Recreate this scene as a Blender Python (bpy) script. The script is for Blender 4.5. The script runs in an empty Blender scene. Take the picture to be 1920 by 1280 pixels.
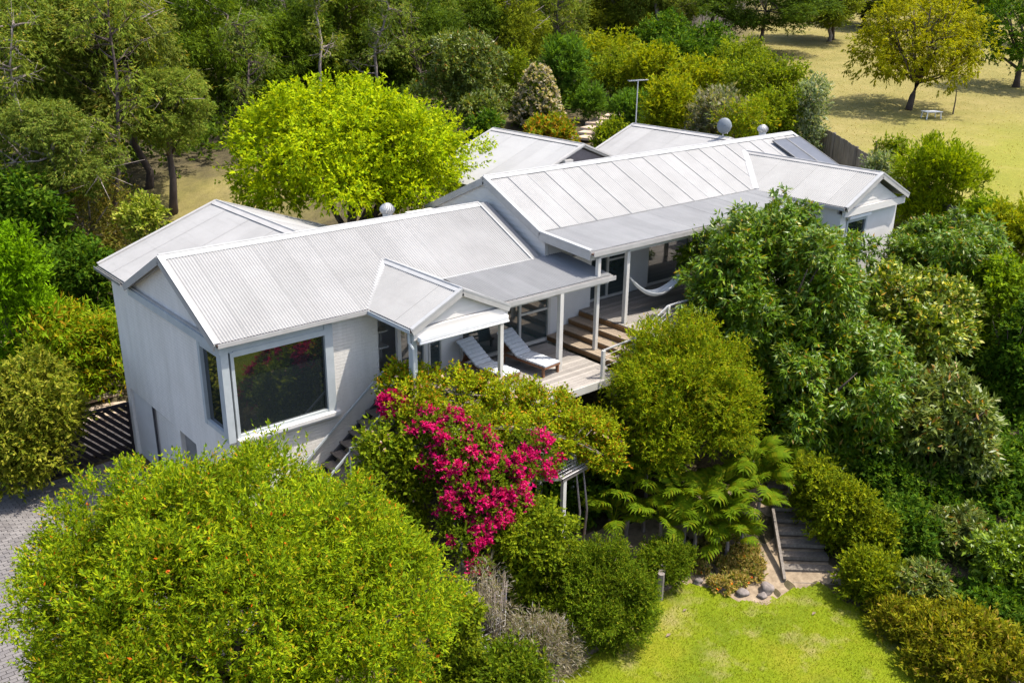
import bpy, math, random
import numpy as np
from mathutils import Vector
S = bpy.context.scene
# ---------------------------------------------------------------- camera, sky, sun, exposure
CAM = (-7.938, -19.466, 7.537)
cd = bpy.data.cameras.new('camera'); co = bpy.data.objects.new('camera', cd); S.collection.objects.link(co)
cd.sensor_width = 36; cd.lens = 1785.0/1920*36; cd.clip_start = .1; cd.clip_end = 900
yaw, pit, rol = math.radians(-40.429), math.radians(-20.427), math.radians(.607)
fw = Vector((-math.sin(yaw)*math.cos(pit), math.cos(yaw)*math.cos(pit), math.sin(pit)))
rt = Vector((math.cos(yaw), math.sin(yaw), 0)); up = rt.cross(fw)
R = rt*math.cos(rol)+up*math.sin(rol); U = -rt*math.sin(rol)+up*math.cos(rol)
from mathutils import Matrix
co.matrix_world = Matrix(((R.x, U.x, -fw.x, CAM[0]), (R.y, U.y, -fw.y, CAM[1]), (R.z, U.z, -fw.z, CAM[2]), (0, 0, 0, 1)))
S.camera = co
SUN = Vector((.39, -.31, 1.0)).normalized()
W = bpy.data.worlds.new('World'); S.world = W; W.use_nodes = True
nt = W.node_tree; bg = nt.nodes['Background']
sky = nt.nodes.new('ShaderNodeTexSky'); sky.sky_type = 'NISHITA'; sky.sun_disc = False; sky.dust_density = 2.5; sky.ozone_density = .4; sky.air_density = .8
sky.sun_elevation = math.asin(SUN.z); sky.sun_rotation = math.atan2(SUN.x, SUN.y)
nt.links.new(sky.outputs[0], bg.inputs[0]); bg.inputs[1].default_value = .15
sl = bpy.data.lights.new('sun', 'SUN'); sl.energy = 3.1; sl.angle = math.radians(.53); sl.color = (1, .94, .84)
so = bpy.data.objects.new('sun', sl); S.collection.objects.link(so); so.location = (20, -20, 40)
so.rotation_euler = SUN.to_track_quat('Z', 'Y').to_euler()
S.view_settings.view_transform = 'Standard'; S.view_settings.look = 'None'
S.view_settings.exposure = 1.25; S.view_settings.gamma = 1; S.view_settings.use_curve_mapping = False
S.render.engine = 'CYCLES'
try:
    S.cycles.max_bounces = 8; S.cycles.diffuse_bounces = 3; S.cycles.transmission_bounces = 4
except Exception: pass
COL = S.collection
rng = np.random.default_rng(7)

# ---------------------------------------------------------------- materials
MATS = {}
def newmat(name):
    m = bpy.data.materials.new(name); m.use_nodes = True; MATS[name] = m
    return m, m.node_tree, m.node_tree.nodes['Principled BSDF']
def ramp(nt, stops, src):
    r = nt.nodes.new('ShaderNodeValToRGB'); e = r.color_ramp.elements
    while len(e) < len(stops): e.new(.5)
    for i, (p, c) in enumerate(stops): e[i].position = p; e[i].color = (*c, 1)
    nt.links.new(src, r.inputs[0]); return r.outputs[0]
def noise(nt, scale, detail=4, rough=.6, vec=None, kind='Object'):
    n = nt.nodes.new('ShaderNodeTexNoise'); n.inputs['Scale'].default_value = scale
    n.inputs['Detail'].default_value = detail; n.inputs['Roughness'].default_value = rough
    if vec is None:
        t = nt.nodes.new('ShaderNodeTexCoord'); vec = t.outputs[kind]
    nt.links.new(vec, n.inputs['Vector']); return n.outputs[0]
def stretch(nt, sc, kind='Object'):
    t = nt.nodes.new('ShaderNodeTexCoord'); m = nt.nodes.new('ShaderNodeMapping'); m.inputs['Scale'].default_value = sc
    nt.links.new(t.outputs[kind], m.inputs[0]); return m.outputs[0]
def mix(nt, f, a, b, mode='MIX'):
    m = nt.nodes.new('ShaderNodeMix'); m.data_type = 'RGBA'; m.blend_type = mode
    for s, v in ((0, f), (6, a), (7, b)):
        if isinstance(v, (int, float)): m.inputs[s].default_value = v
        elif isinstance(v, tuple): m.inputs[s].default_value = (*v, 1)
        else: nt.links.new(v, m.inputs[s])
    return m.outputs[2]
def bump(nt, bs, h, strength=.3, dist=.01):
    b = nt.nodes.new('ShaderNodeBump'); b.inputs['Strength'].default_value = strength; b.inputs['Distance'].default_value = dist
    nt.links.new(h, b.inputs['Height']); nt.links.new(b.outputs[0], bs.inputs['Normal'])
def surf(name, c1, c2, scale=2, rough=.6, sc=None, obvar=0, spec=.3, bmp=0, bscale=60, metal=0):
    m, nt, bs = newmat(name)
    vec = stretch(nt, sc) if sc else None
    col = ramp(nt, [(.3, c1), (.7, c2)], noise(nt, scale, 6, .65, vec))
    if obvar:
        oi = nt.nodes.new('ShaderNodeObjectInfo')
        v = ramp(nt, [(0, (1-obvar,)*3), (1, (1+obvar*.5,)*3)], oi.outputs['Random'])
        col = mix(nt, 1.0, col, v, 'MULTIPLY')
    nt.links.new(col, bs.inputs['Base Color']); bs.inputs['Roughness'].default_value = rough
    bs.inputs['Specular IOR Level'].default_value = spec; bs.inputs['Metallic'].default_value = metal
    if bmp: bump(nt, bs, noise(nt, bscale, 4), bmp)
    return m
def roofmat(name, base, dirt, sc, rough=.58):
    m, nt, bs = newmat(name)
    a = noise(nt, 1.3, 5, .6); st = noise(nt, 1.0, 5, .7, stretch(nt, sc))
    col = ramp(nt, [(.28, dirt), (.6, base)], st)
    col = mix(nt, .5, col, ramp(nt, [(.3, tuple(x*.86 for x in base)), (.7, tuple(x*1.04 for x in base))], a))
    col = mix(nt, ramp(nt, [(.52, (0, 0, 0)), (.75, (.5,)*3)], noise(nt, 1.0, 6, .75, stretch(nt, (7, .5, .5)))), col, dirt)
    sp = noise(nt, 22, 3, .8)
    col = mix(nt, ramp(nt, [(.66, (0, 0, 0)), (.8, (.35,)*3)], sp), col, dirt)
    oi = nt.nodes.new('ShaderNodeObjectInfo')
    col = mix(nt, 1.0, col, ramp(nt, [(0, (.93,)*3), (1, (1.03,)*3)], oi.outputs['Random']), 'MULTIPLY')
    nt.links.new(col, bs.inputs['Base Color']); bs.inputs['Roughness'].default_value = rough
    bs.inputs['Specular IOR Level'].default_value = .25
    return m
roofmat('roof', (.298, .295, .29), (.215, .212, .205), (.5, .5, .5))
roofmat('roof_old', (.228, .229, .229), (.17, .171, .172), (2.5, .7, .7))
roofmat('roof_bright', (.32, .32, .318), (.27, .27, .268), (.5, .5, .5))
surf('trim', (.31, .30, .285), (.38, .37, .355), 3, .5)
surf('trim_dark', (.15, .15, .145), (.22, .215, .21), 3, .5)
surf('gutter_dirt', (.05, .025, .02), (.16, .10, .07), 9, .9)
surf('ridge', (.31, .31, .305), (.37, .37, .365), 4, .45)
surf('post_paint', (.48, .46, .42), (.56, .54, .50), 2.5, .5)
surf('blue_trim', (.34, .37, .38), (.42, .45, .46), 3, .5)
surf('white_awning', (.62, .62, .62), (.7, .7, .7), 3, .4)
surf('deck', (.22, .20, .18), (.36, .33, .30), 4, .7, (1, 9, 1), .28, bmp=.2)
surf('step_wood', (.20, .155, .11), (.30, .24, .18), 4, .65, (1, 6, 1), .2, bmp=.2)
surf('riser_wood', (.13, .065, .025), (.22, .12, .05), 4, .5, (1, 6, 1), .2)
surf('lounger_wood', (.14, .06, .03), (.22, .11, .06), 9, .5, (1, 8, 1))
surf('cushion', (.42, .44, .46), (.52, .54, .56), 14, .9, bmp=.3)
surf('hammock', (.62, .68, .74), (.78, .82, .86), 14, .9, (1, 12, 12))
surf('rope', (.4, .4, .38), (.55, .55, .52), 20, .8)
surf('metal', (.36, .36, .36), (.46, .46, .46), 10, .55, metal=.4)
surf('dish', (.15, .17, .185), (.19, .21, .23), 5, .5)
surf('grey_wood', (.13, .11, .095), (.24, .215, .19), 5, .85, (1, 1, .25), .35, bmp=.3)
surf('sleeper', (.10, .085, .07), (.22, .19, .16), 5, .85, (3, 3, 1), .3, bmp=.4)
surf('gate', (.012, .010, .012), (.03, .022, .025), 9, .5)
surf('bark', (.045, .032, .026), (.12, .09, .075), 5, .9, (1, 1, .2), .3, bmp=.6, bscale=14)
surf('pale_bark', (.17, .135, .115), (.36, .30, .27), 4, .8, (1, 1, .3), .2)
surf('black_stake', (.01, .01, .01), (.02, .02, .02), 9, .6)
surf('wire', (.42, .40, .40), (.52, .5, .5), 9, .5)
surf('rock', (.10, .085, .075), (.26, .22, .2), 5, .9, bmp=.7, bscale=9)
surf('path_paving', (.36, .27, .19), (.50, .40, .31), 3, .9, bmp=.3)
surf('shelf', (.5, .48, .44), (.6, .58, .54), 3, .6)
surf('ladder_dark', (.03, .03, .035), (.07, .07, .075), 4, .6)
surf('concrete', (.24, .23, .21), (.36, .34, .31), 3, .9)
surf('roof_seam', (.25, .25, .25), (.29, .29, .29), 3, .6)
surf('roof_slab', (.30, .30, .29), (.36, .36, .35), 3, .8)
m, nt, bs = newmat('paver')
oi = nt.nodes.new('ShaderNodeObjectInfo'); isl = nt.nodes.new('ShaderNodeNewGeometry')
c = ramp(nt, [(0, (.12, .11, .105)), (.5, (.16, .15, .145)), (1, (.21, .20, .195))], noise(nt, 2.0, 5))
c = mix(nt, 1.0, c, ramp(nt, [(0, (.78, .76, .76)), (1, (1.15, 1.13, 1.12))], isl.outputs['Random Per Island']), 'MULTIPLY')
c = mix(nt, 1.0, c, ramp(nt, [(0, (.82, .82, .84)), (1, (1.1, 1.1, 1.08))], oi.outputs['Random']), 'MULTIPLY')
nt.links.new(c, bs.inputs['Base Color']); bs.inputs['Roughness'].default_value = .85; bump(nt, bs, noise(nt, 40, 4), .5)
m, nt, bs = newmat('wall_brick')
t = stretch(nt, (1, 1, 1)); 
bt = nt.nodes.new('ShaderNodeTexBrick'); bt.inputs['Scale'].default_value = 1; bt.inputs['Brick Width'].default_value = .24
bt.inputs['Row Height'].default_value = .086; bt.inputs['Mortar Size'].default_value = .007; bt.inputs['Mortar Smooth'].default_value = .6
sx = nt.nodes.new('ShaderNodeSeparateXYZ'); nt.links.new(t, sx.inputs[0]); ad = nt.nodes.new('ShaderNodeMath'); nt.links.new(sx.outputs[0], ad.inputs[0]); nt.links.new(sx.outputs[1], ad.inputs[1])
cx = nt.nodes.new('ShaderNodeCombineXYZ'); nt.links.new(ad.outputs[0], cx.inputs[0]); nt.links.new(sx.outputs[2], cx.inputs[1]); nt.links.new(cx.outputs[0], bt.inputs['Vector'])
c = ramp(nt, [(.3, (.65, .615, .565)), (.7, (.72, .685, .635))], noise(nt, 1.2, 6))
st = ramp(nt, [(.3, (.86, .86, .85)), (.6, (1, 1, 1))], noise(nt, 1.0, 5, .7, stretch(nt, (3, 3, .35))))
c = mix(nt, 1.0, c, st, 'MULTIPLY')
nt.links.new(c, bs.inputs['Base Color']); bs.inputs['Roughness'].default_value = .7
inv = nt.nodes.new('ShaderNodeMath'); inv.operation = 'SUBTRACT'; inv.inputs[0].default_value = 1; nt.links.new(bt.outputs['Fac'], inv.inputs[1])
bump(nt, bs, inv.outputs[0], .9, .009)
surf('weatherboard', (.50, .48, .45), (.58, .56, .53), 2, .55, (.6, .6, 4))
surf('white_wall', (.58, .565, .545), (.65, .635, .615), 2, .6)
surf('dark_gable', (.07, .065, .07), (.11, .10, .11), 3, .6)
surf('solar', (.07, .075, .085), (.10, .105, .12), 2, .35, (1, 1, 1))
m, nt, bs = newmat('glass')
bs.inputs['Base Color'].default_value = (.012, .016, .018, 1); bs.inputs['Roughness'].default_value = .03
bs.inputs['IOR'].default_value = 2.1; bs.inputs['Specular IOR Level'].default_value = .5
b_ = noise(nt, .8, 2); bump(nt, bs, b_, .03, .02)
m, nt, bs = newmat('door_glass')
bs.inputs['Base Color'].default_value = (.035, .05, .052, 1); bs.inputs['Roughness'].default_value = .04
bs.inputs['IOR'].default_value = 2.3; b_ = noise(nt, .8, 2); bump(nt, bs, b_, .02, .02)

def leafmat(name, cols, trans=.35, rough=.5, nscale=.9, dark=.62, spec=.25, warm=None):
    """cols: list of (weight, colour) picked leaf by leaf; a slow noise over the plant shifts the tone"""
    m, nt, bs = newmat(name)
    g = nt.nodes.new('ShaderNodeNewGeometry')
    r = nt.nodes.new('ShaderNodeValToRGB'); r.color_ramp.interpolation = 'CONSTANT'
    e = r.color_ramp.elements; tot = sum(w for w, _ in cols); a = 0
    while len(e) < len(cols): e.new(.5)
    for i, (w, c) in enumerate(cols): e[i].position = a/tot; e[i].color = (*c, 1); a += w
    nt.links.new(g.outputs['Random Per Island'], r.inputs[0])
    n1 = noise(nt, nscale, 3, .6)
    f = ramp(nt, [(.32, (dark,)*3), (.68, (1.12,)*3)], n1)
    c = mix(nt, 1.0, r.outputs[0], f, 'MULTIPLY')
    if warm:
        c = mix(nt, ramp(nt, [(.5, (0, 0, 0)), (.72, (.75,)*3)], noise(nt, nscale*.7+.1, 2, .5)), c, warm)
    oi = nt.nodes.new('ShaderNodeObjectInfo')
    c = mix(nt, 1.0, c, ramp(nt, [(0, (1.0, 1.02, 1.0)), (.35, (.72, .82, 1.2)), (.7, (1.15, 1.2, 1.0)), (1, (.88, .86, 1.1))], oi.outputs['Random']), 'MULTIPLY') if name.startswith('leaf_gum') else c
    nt.links.new(c, bs.inputs['Base Color']); bs.inputs['Roughness'].default_value = rough
    bs.inputs['Specular IOR Level'].default_value = spec
    t = nt.nodes.new('ShaderNodeBsdfTranslucent'); tc = mix(nt, 1.0, c, (1.3, 1.2, .35), 'MULTIPLY'); nt.links.new(tc, t.inputs[0])
    ms = nt.nodes.new('ShaderNodeMixShader'); ms.inputs[0].default_value = trans
    nt.links.new(bs.outputs[0], ms.inputs[1]); nt.links.new(t.outputs[0], ms.inputs[2])
    nt.links.new(ms.outputs[0], nt.nodes['Material Output'].inputs[0])
    return m
LM = dict(
 bottlebrush=[(5, (.155, .235, .012)), (4, (.10, .175, .012)), (3, (.225, .28, .015)), (2, (.06, .11, .012)), (.7, (.26, .19, .03)), (.06, (.45, .10, .02))],
 olive=[(4, (.13, .15, .03)), (4, (.09, .12, .02)), (2, (.21, .22, .07)), (2, (.05, .08, .015))],
 conifer=[(5, (.11, .22, .008)), (3, (.07, .15, .008))],
 darkbroad=[(5, (.03, .075, .012)), (3, (.055, .11, .015)), (1, (.10, .16, .03))],
 variegated=[(4, (.20, .27, .07)), (3, (.36, .40, .18)), (3, (.10, .16, .03))],
 fern=[(5, (.13, .23, .015)), (3, (.20, .25, .02)), (1, (.30, .20, .03))],
 twiggy=[(4, (.09, .095, .04)), (3, (.15, .13, .08)), (3, (.05, .07, .02))],
 feathery=[(5, (.13, .20, .012)), (4, (.20, .24, .015)), (2, (.07, .12, .012)), (.5, (.28, .22, .03))],
 glossy=[(6, (.06, .13, .012)), (4, (.09, .17, .015)), (2.5, (.15, .20, .02)), (.4, (.26, .17, .035))],
 citrus=[(5, (.07, .12, .015)), (3, (.12, .17, .025)), (1.3, (.34, .35, .14)), (.3, (.28, .19, .05))],
 greybroad=[(5, (.08, .13, .04)), (4, (.12, .17, .06)), (2, (.18, .22, .10)), (.4, (.28, .15, .07))],
 brightbroad=[(5, (.10, .18, .012)), (4, (.15, .23, .015)), (2, (.06, .12, .012))],
 golden=[(5, (.17, .225, .012)), (4, (.23, .25, .012)), (3, (.11, .16, .012))],
 goldball=[(5, (.15, .23, .008)), (4, (.20, .27, .010)), (3, (.08, .14, .008))],
 creeper=[(5, (.11, .165, .012)), (4, (.19, .225, .015)), (3, (.07, .10, .012))],
 heath=[(5, (.12, .145, .015)), (4, (.18, .18, .02)), (3, (.08, .09, .012)), (1, (.24, .18, .07))],
 pittosporum=[(5, (.14, .23, .02)), (3, (.20, .29, .03)), (3, (.06, .12, .015))],
 roundbush=[(5, (.07, .125, .012)), (4, (.11, .165, .015)), (3, (.045, .08, .012)), (1, (.17, .19, .03))],
 leafy=[(5, (.12, .18, .015)), (4, (.18, .23, .02)), (3, (.06, .11, .012))],
 dry=[(5, (.34, .29, .20)), (4, (.22, .19, .11)), (2, (.40, .38, .34)), (2, (.14, .17, .04))],
 elm=[(5, (.25, .355, .010)), (4, (.32, .395, .012)), (3, (.15, .25, .010)), (1, (.09, .15, .01))],
 acacia=[(5, (.19, .225, .010)), (4, (.26, .27, .012)), (3, (.12, .14, .010))],
 coneflower=[(5, (.10, .15, .04)), (3, (.06, .10, .02))],
 bluegreen=[(5, (.06, .13, .035)), (4, (.09, .18, .04))],
 greyfine=[(5, (.16, .17, .08)), (4, (.24, .22, .15)), (2, (.09, .12, .03))],
 silver=[(5, (.20, .25, .13)), (4, (.28, .31, .19)), (2, (.10, .16, .04))],
 dryflower=[(5, (.13, .19, .02)), (2, (.26, .20, .04)), (1, (.34, .15, .04))],
 yucca=[(5, (.09, .17, .015)), (3, (.13, .22, .02))],
 gum=[(5, (.075, .105, .03)), (4, (.11, .14, .045)), (3, (.05, .08, .022)), (.9, (.17, .15, .06))],
 gum_dark=[(5, (.05, .085, .012)), (4, (.085, .125, .016)), (3, (.03, .055, .010))],
 gum_light=[(5, (.11, .145, .02)), (4, (.16, .19, .022)), (3, (.06, .09, .015))],
 vine=[(5, (.17, .24, .015)), (4, (.24, .28, .018)), (3, (.10, .15, .012)), (1.2, (.34, .16, .03))],
 boug_leaf=[(5, (.07, .12, .012)), (3, (.12, .17, .015))],
 bract=[(5, (.60, .008, .14)), (4, (.74, .02, .22)), (3, (.40, .004, .09)), (1, (.72, .10, .22)), (1.2, (.30, .004, .06))],
 pink=[(4, (.72, .42, .40)), (3, (.80, .62, .55))],
 cream=[(4, (.62, .54, .36)), (3, (.72, .64, .46))],
 orange=[(4, (.75, .16, .03)), (2, (.7, .3, .03))],
 philo=[(5, (.09, .17, .012)), (3, (.13, .22, .015)), (2, (.19, .24, .02))],
 succulent=[(4, (.30, .24, .16)), (3, (.14, .19, .06)), (3, (.36, .30, .24))],
 grass=[(5, (.17, .24, .012)), (4, (.22, .27, .015)), (2, (.30, .28, .07)), (1, (.10, .17, .01))],
 drygrass=[(5, (.36, .27, .10)), (4, (.29, .24, .07)), (2, (.22, .22, .04))],
)
GAIN = dict(bract=1.0, pink=.9, cream=.8, orange=1.0, gum=1.95, gum_dark=1.6, conifer=1.6, philo=.9, gum_light=1.6, darkbroad=1.5, grass=.95, drygrass=.75, dry=1.0, bottlebrush=1.35, elm=1.25, vine=1.3, feathery=1.25, glossy=1.3, citrus=1.5, greybroad=1.15, creeper=1.35, heath=1.5, roundbush=1.35, acacia=1.3, olive=1.6, succulent=1.0, twiggy=1.6, variegated=1.2)
for k, v in LM.items():
    glossy = k in ('glossy', 'greybroad', 'citrus', 'pittosporum')
    g_ = GAIN.get(k, 1.25)
    g3 = (g_*1.14, g_*1.05, g_*.4) if k not in ('bract', 'pink', 'cream', 'orange', 'dry', 'silver', 'greyfine') else (g_,)*3
    v = [(w, tuple(min(.85, x*q) for x, q in zip(c, g3))) for w, c in v]
    leafmat('leaf_'+k, v, .38 if not glossy else .28, .7 if not glossy else .42, .9, .66, .06 if not glossy else .35)

# ---------------------------------------------------------------- helpers
def link(o, parent=None):
    COL.objects.link(o)
    if parent is not None: o.parent = parent
    return o
def tag(o, label=None, cat=None, group=None, kind=None):
    if label: o['label'] = label
    if cat: o['category'] = cat
    if group: o['group'] = group
    if kind: o['kind'] = kind
    return o
def empty(name, loc=(0, 0, 0), label=None, cat=None, group=None):
    o = bpy.data.objects.new(name, None); o.location = loc; link(o); o.empty_display_size = .2
    return tag(o, label, cat, group)
class MB:
    def __init__(s): s.v = []; s.f = []
    def add(s, vs, fs):
        b = len(s.v); s.v += [tuple(map(float, v)) for v in vs]; s.f += [tuple(b+i for i in f) for f in fs]; return s
    def box(s, a, b):
        x0, y0, z0 = a; x1, y1, z1 = b
        return s.add([(x0,y0,z0),(x1,y0,z0),(x1,y1,z0),(x0,y1,z0),(x0,y0,z1),(x1,y0,z1),(x1,y1,z1),(x0,y1,z1)],
            [(0,3,2,1),(4,5,6,7),(0,1,5,4),(1,2,6,5),(2,3,7,6),(3,0,4,7)])
    def bar(s, p, q, w, h=None, upv=(0, 0, 1)):
        h = h or w; p = Vector(p); q = Vector(q); d = (q-p).normalized(); upv = Vector(upv)
        if abs(d.dot(upv)) > .95: upv = Vector((0, 1, 0))
        r = d.cross(upv).normalized(); u = r.cross(d)
        vs = []
        for c in (p, q):
            for a, b in ((-1,-1),(1,-1),(1,1),(-1,1)): vs.append(c+r*a*w/2+u*b*h/2)
        return s.add(vs, [(3,2,1,0),(4,5,6,7),(0,1,5,4),(1,2,6,5),(2,3,7,6),(3,0,4,7)])
    def tube(s, pts, rad, n=6):
        pts = [Vector(p) for p in pts]; rings = []
        for i, p in enumerate(pts):
            d = (pts[min(i+1, len(pts)-1)]-pts[max(i-1, 0)]).normalized()
            a = Vector((0, 0, 1)) if abs(d.z) < .9 else Vector((1, 0, 0))
            r = d.cross(a).normalized(); u = r.cross(d)
            rr = rad[i] if isinstance(rad, (list, tuple)) else rad
            rings.append([p+(r*math.cos(t)+u*math.sin(t))*rr for t in [2*math.pi*k/n for k in range(n)]])
        vs = [v for g in rings for v in g]; fs = []
        for i in range(len(pts)-1):
            for k in range(n): fs.append((i*n+k, i*n+(k+1) % n, (i+1)*n+(k+1) % n, (i+1)*n+k))
        fs.append(tuple(range(n))[::-1]); fs.append(tuple((len(pts)-1)*n+k for k in range(n)))
        return s.add(vs, fs)
    def prism(s, poly, d):
        n = len(poly); d = Vector(d); P = [Vector(p) for p in poly]
        return s.add(P+[p+d for p in P], [tuple(range(n))[::-1], tuple(range(n, 2*n))]+[(i, (i+1) % n, n+(i+1) % n, n+i) for i in range(n)])
    def mesh(s, name, mat, smooth=False):
        me = bpy.data.meshes.new(name); me.from_pydata(s.v, [], s.f); me.materials.append(MATS[mat] if isinstance(mat, str) else mat)
        me.update()
        if smooth: me.polygons.foreach_set('use_smooth', [True]*len(me.polygons))
        return me
    def obj(s, name, mat, parent=None, smooth=False, bevel=0):
        o = bpy.data.objects.new(name, s.mesh(name, mat, smooth))
        if bevel:
            b = o.modifiers.new('bevel', 'BEVEL'); b.width = bevel; b.segments = 2; b.limit_method = 'ANGLE'
        return link(o, parent)
def npmesh(name, V, F, mat):
    me = bpy.data.meshes.new(name); n = len(F); k = F.shape[1]
    me.vertices.add(len(V)); me.vertices.foreach_set('co', V.astype(np.float32).ravel())
    me.loops.add(n*k); me.loops.foreach_set('vertex_index', F.astype(np.int32).ravel())
    me.polygons.add(n); me.polygons.foreach_set('loop_start', np.arange(0, n*k, k, dtype=np.int32))
    try: me.polygons.foreach_set('loop_total', np.full(n, k, dtype=np.int32))
    except Exception: pass
    me.materials.append(MATS[mat] if isinstance(mat, str) else mat); me.update(calc_edges=True); me.validate(); return me
def unit(a): return a/np.maximum(np.linalg.norm(a, axis=-1, keepdims=True), 1e-9)
def leaves_mesh(name, P, D, L, Wd, mat, rg, flat=.5, droop=0.):
    """one rhombic, slightly folded leaf per row of P, pointing along D"""
    n = len(P); D = D.copy(); D[:, 2] -= droop; D = unit(D)
    ref = unit(np.column_stack([rg.normal(size=n)*flat, rg.normal(size=n)*flat, np.ones(n)]))
    side = unit(np.cross(D, ref)); nor = np.cross(side, D)
    L = L[:, None]; Wd = Wd[:, None]
    V = np.stack([P, P+D*L*.45+side*Wd*.5-nor*Wd*.12, P+D*L, P+D*L*.45-side*Wd*.5-nor*Wd*.12], 1).reshape(-1, 3)
    F = np.arange(4*n).reshape(n, 4)
    return npmesh(name, V, F, mat)
# leaf habit: leaves per sprig, sprig length, leaf length, leaf width, side spread, upward bias, droop
HAB = dict(
 bottlebrush=(12, .28, .08, .027, .85, .35, 0), olive=(9, .28, .085, .036, 1., .1, .2), conifer=(10, .22, .09, .035, .7, .6, 0),
 darkbroad=(8, .22, .13, .065, 1.1, .2, .2), variegated=(8, .2, .12, .06, 1.1, .2, .2), fern=(12, .5, .20, .045, 1.0, .2, .2),
 twiggy=(8, .4, .11, .03, 1., .1, .1), feathery=(12, .30, .085, .026, .9, .35, 0), glossy=(9, .12, .19, .055, 1.3, .0, .5),
 citrus=(8, .2, .12, .06, 1.1, .2, .1), greybroad=(9, .14, .15, .045, 1.3, .2, .1), brightbroad=(8, .2, .13, .055, 1.1, .2, .2),
 golden=(8, .24, .14, .05, 1., .3, .1), goldball=(10, .30, .11, .035, .6, .7, 0), creeper=(10, .30, .10, .04, .9, .3, 0),
 heath=(10, .16, .07, .024, .9, .5, 0), pittosporum=(10, .12, .12, .05, 1.3, .5, 0), roundbush=(10, .2, .06, .022, .9, .5, 0),
 leafy=(8, .24, .09, .045, 1.1, .2, .1), dry=(6, .3, .14, .016, .8, .5, 0), elm=(10, .40, .15, .07, .9, .2, .25),
 acacia=(9, .55, .26, .085, .7, .1, .5), coneflower=(8, .2, .16, .08, 1.1, .2, .1), bluegreen=(9, .3, .18, .05, .6, .7, 0),
 greyfine=(8, .3, .14, .05, .8, .4, 0), silver=(8, .3, .14, .05, .8, .5, 0), dryflower=(8, .2, .12, .06, .8, .5, 0),
 yucca=(8, .3, .2, .05, .9, .5, 0), gum=(9, .55, .26, .062, .9, 0, .7), gum_dark=(9, .55, .26, .062, .9, 0, .6), gum_light=(9, .55, .25, .065, .9, 0, .6),
 vine=(9, .26, .085, .046, 1.1, .3, .1), boug_leaf=(8, .2, .08, .045, 1.1, .1, .2), bract=(14, .16, .062, .052, 1.3, .2, 0), pink=(7, .05, .05, .045, 1.4, .3, 0),
 cream=(9, .10, .13, .12, 1.4, .6, 0), orange=(6, .04, .045, .04, 1.4, .4, 0), succulent=(10, .1, .10, .035, 1.2, .5, 0))
def lobe_points(lobes, n, rg, shell=(.72, 1.04), core=.18, bottom=-.75):
    """random points on the skins of overlapping ellipsoid lobes, those buried in a neighbour dropped"""
    L = np.array(lobes, float)
    if L.shape[1] == 4: L = np.column_stack([L, L[:, 3], L[:, 3]*.85])   # x,y,z,rx,ry,rz
    area = (L[:, 3]*L[:, 4]+L[:, 3]*L[:, 5]+L[:, 4]*L[:, 5])
    k = rg.choice(len(L), size=int(n*2.2), p=area/area.sum())
    d = unit(rg.normal(size=(len(k), 3)))
    rr = rg.uniform(shell[0], shell[1], len(k)); ci = rg.random(len(k)) < core; rr[ci] = rg.uniform(.3, .8, ci.sum())
    keep = d[:, 2] > bottom; k = k[keep]; d = d[keep]; rr = rr[keep]
    P = L[k, :3]+d*L[k, 3:6]*rr[:, None]
    bad = np.zeros(len(P), bool)
    for j in range(len(L)):
        q = ((P-L[j, :3])/L[j, 3:6]); bad |= ((q*q).sum(1) < .50) & (k != j)
    P = P[~bad][:n]; d = d[~bad][:n]
    return P, d
def clump(P, d, spacing, area, rg, n=None):
    """gather the sprigs into small domed tufts so that gaps and shade open between them"""
    n = n or len(P); M = max(12, min(len(P), int(area/spacing**2))); c = rg.choice(len(P), M, replace=False)
    k = rg.integers(0, M, n); dc = d[c][k]; t = rg.normal(size=(n, 3)); t -= dc*(t*dc).sum(1, keepdims=True)
    r = np.linalg.norm(t, axis=1, keepdims=True); sz = rg.uniform(.7, 1.3, M)[k][:, None]*spacing
    t = t*np.minimum(1, 1.7/np.maximum(r, .01)); r = np.linalg.norm(t, axis=1, keepdims=True)
    Q = P[c][k]+t*sz*.30+dc*sz*(.42-.22*r*r+rg.uniform(-.18, .05, (n, 1)))
    return Q, unit(dc+t*.45)
def sprigs(name, P, d, hab, mat, rg, scale=1.0):
    m, sl_, ll, lw, spread, upb, droop = HAB[hab]
    n = len(P); ax = d+rg.normal(size=(n, 3))*.45; ax[:, 2] += upb; ax = unit(ax)
    t = rg.uniform(.0, 1., (n, m)); 
    Q = P[:, None]+ax[:, None]*(t*sl_*scale)[..., None]
    D = ax[:, None]*.8+rg.normal(size=(n, m, 3))*spread*.6
    Q = Q.reshape(-1, 3); D = unit(D.reshape(-1, 3)); N = len(Q)
    return leaves_mesh(name, Q, D, ll*scale*rg.uniform(.65, 1.25, N), lw*scale*rg.uniform(.7, 1.25, N), mat, rg, .6, droop)
def auto_lobes(c, rx, rz, n, rg, lr=(.28, .42), gz=None, flat=1., inner=.62):
    c = np.array(c); out = [(*c, rx*inner, rx*inner, rz*inner)]
    for i in range(n):
        z = 1-1.7*(i+.5)/n; a = i*2.39996+rg.uniform(-.4, .4); r = math.sqrt(max(0, 1-z*z))
        f = rg.uniform(.62, .84); q = rg.uniform(*lr)
        out.append((c[0]+rx*r*math.cos(a)*f, c[1]+rx*r*math.sin(a)*f, c[2]+rz*z*f*.95, rx*q, rx*q, min(rx, rz*1.3)*q*flat))
    return out
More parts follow.
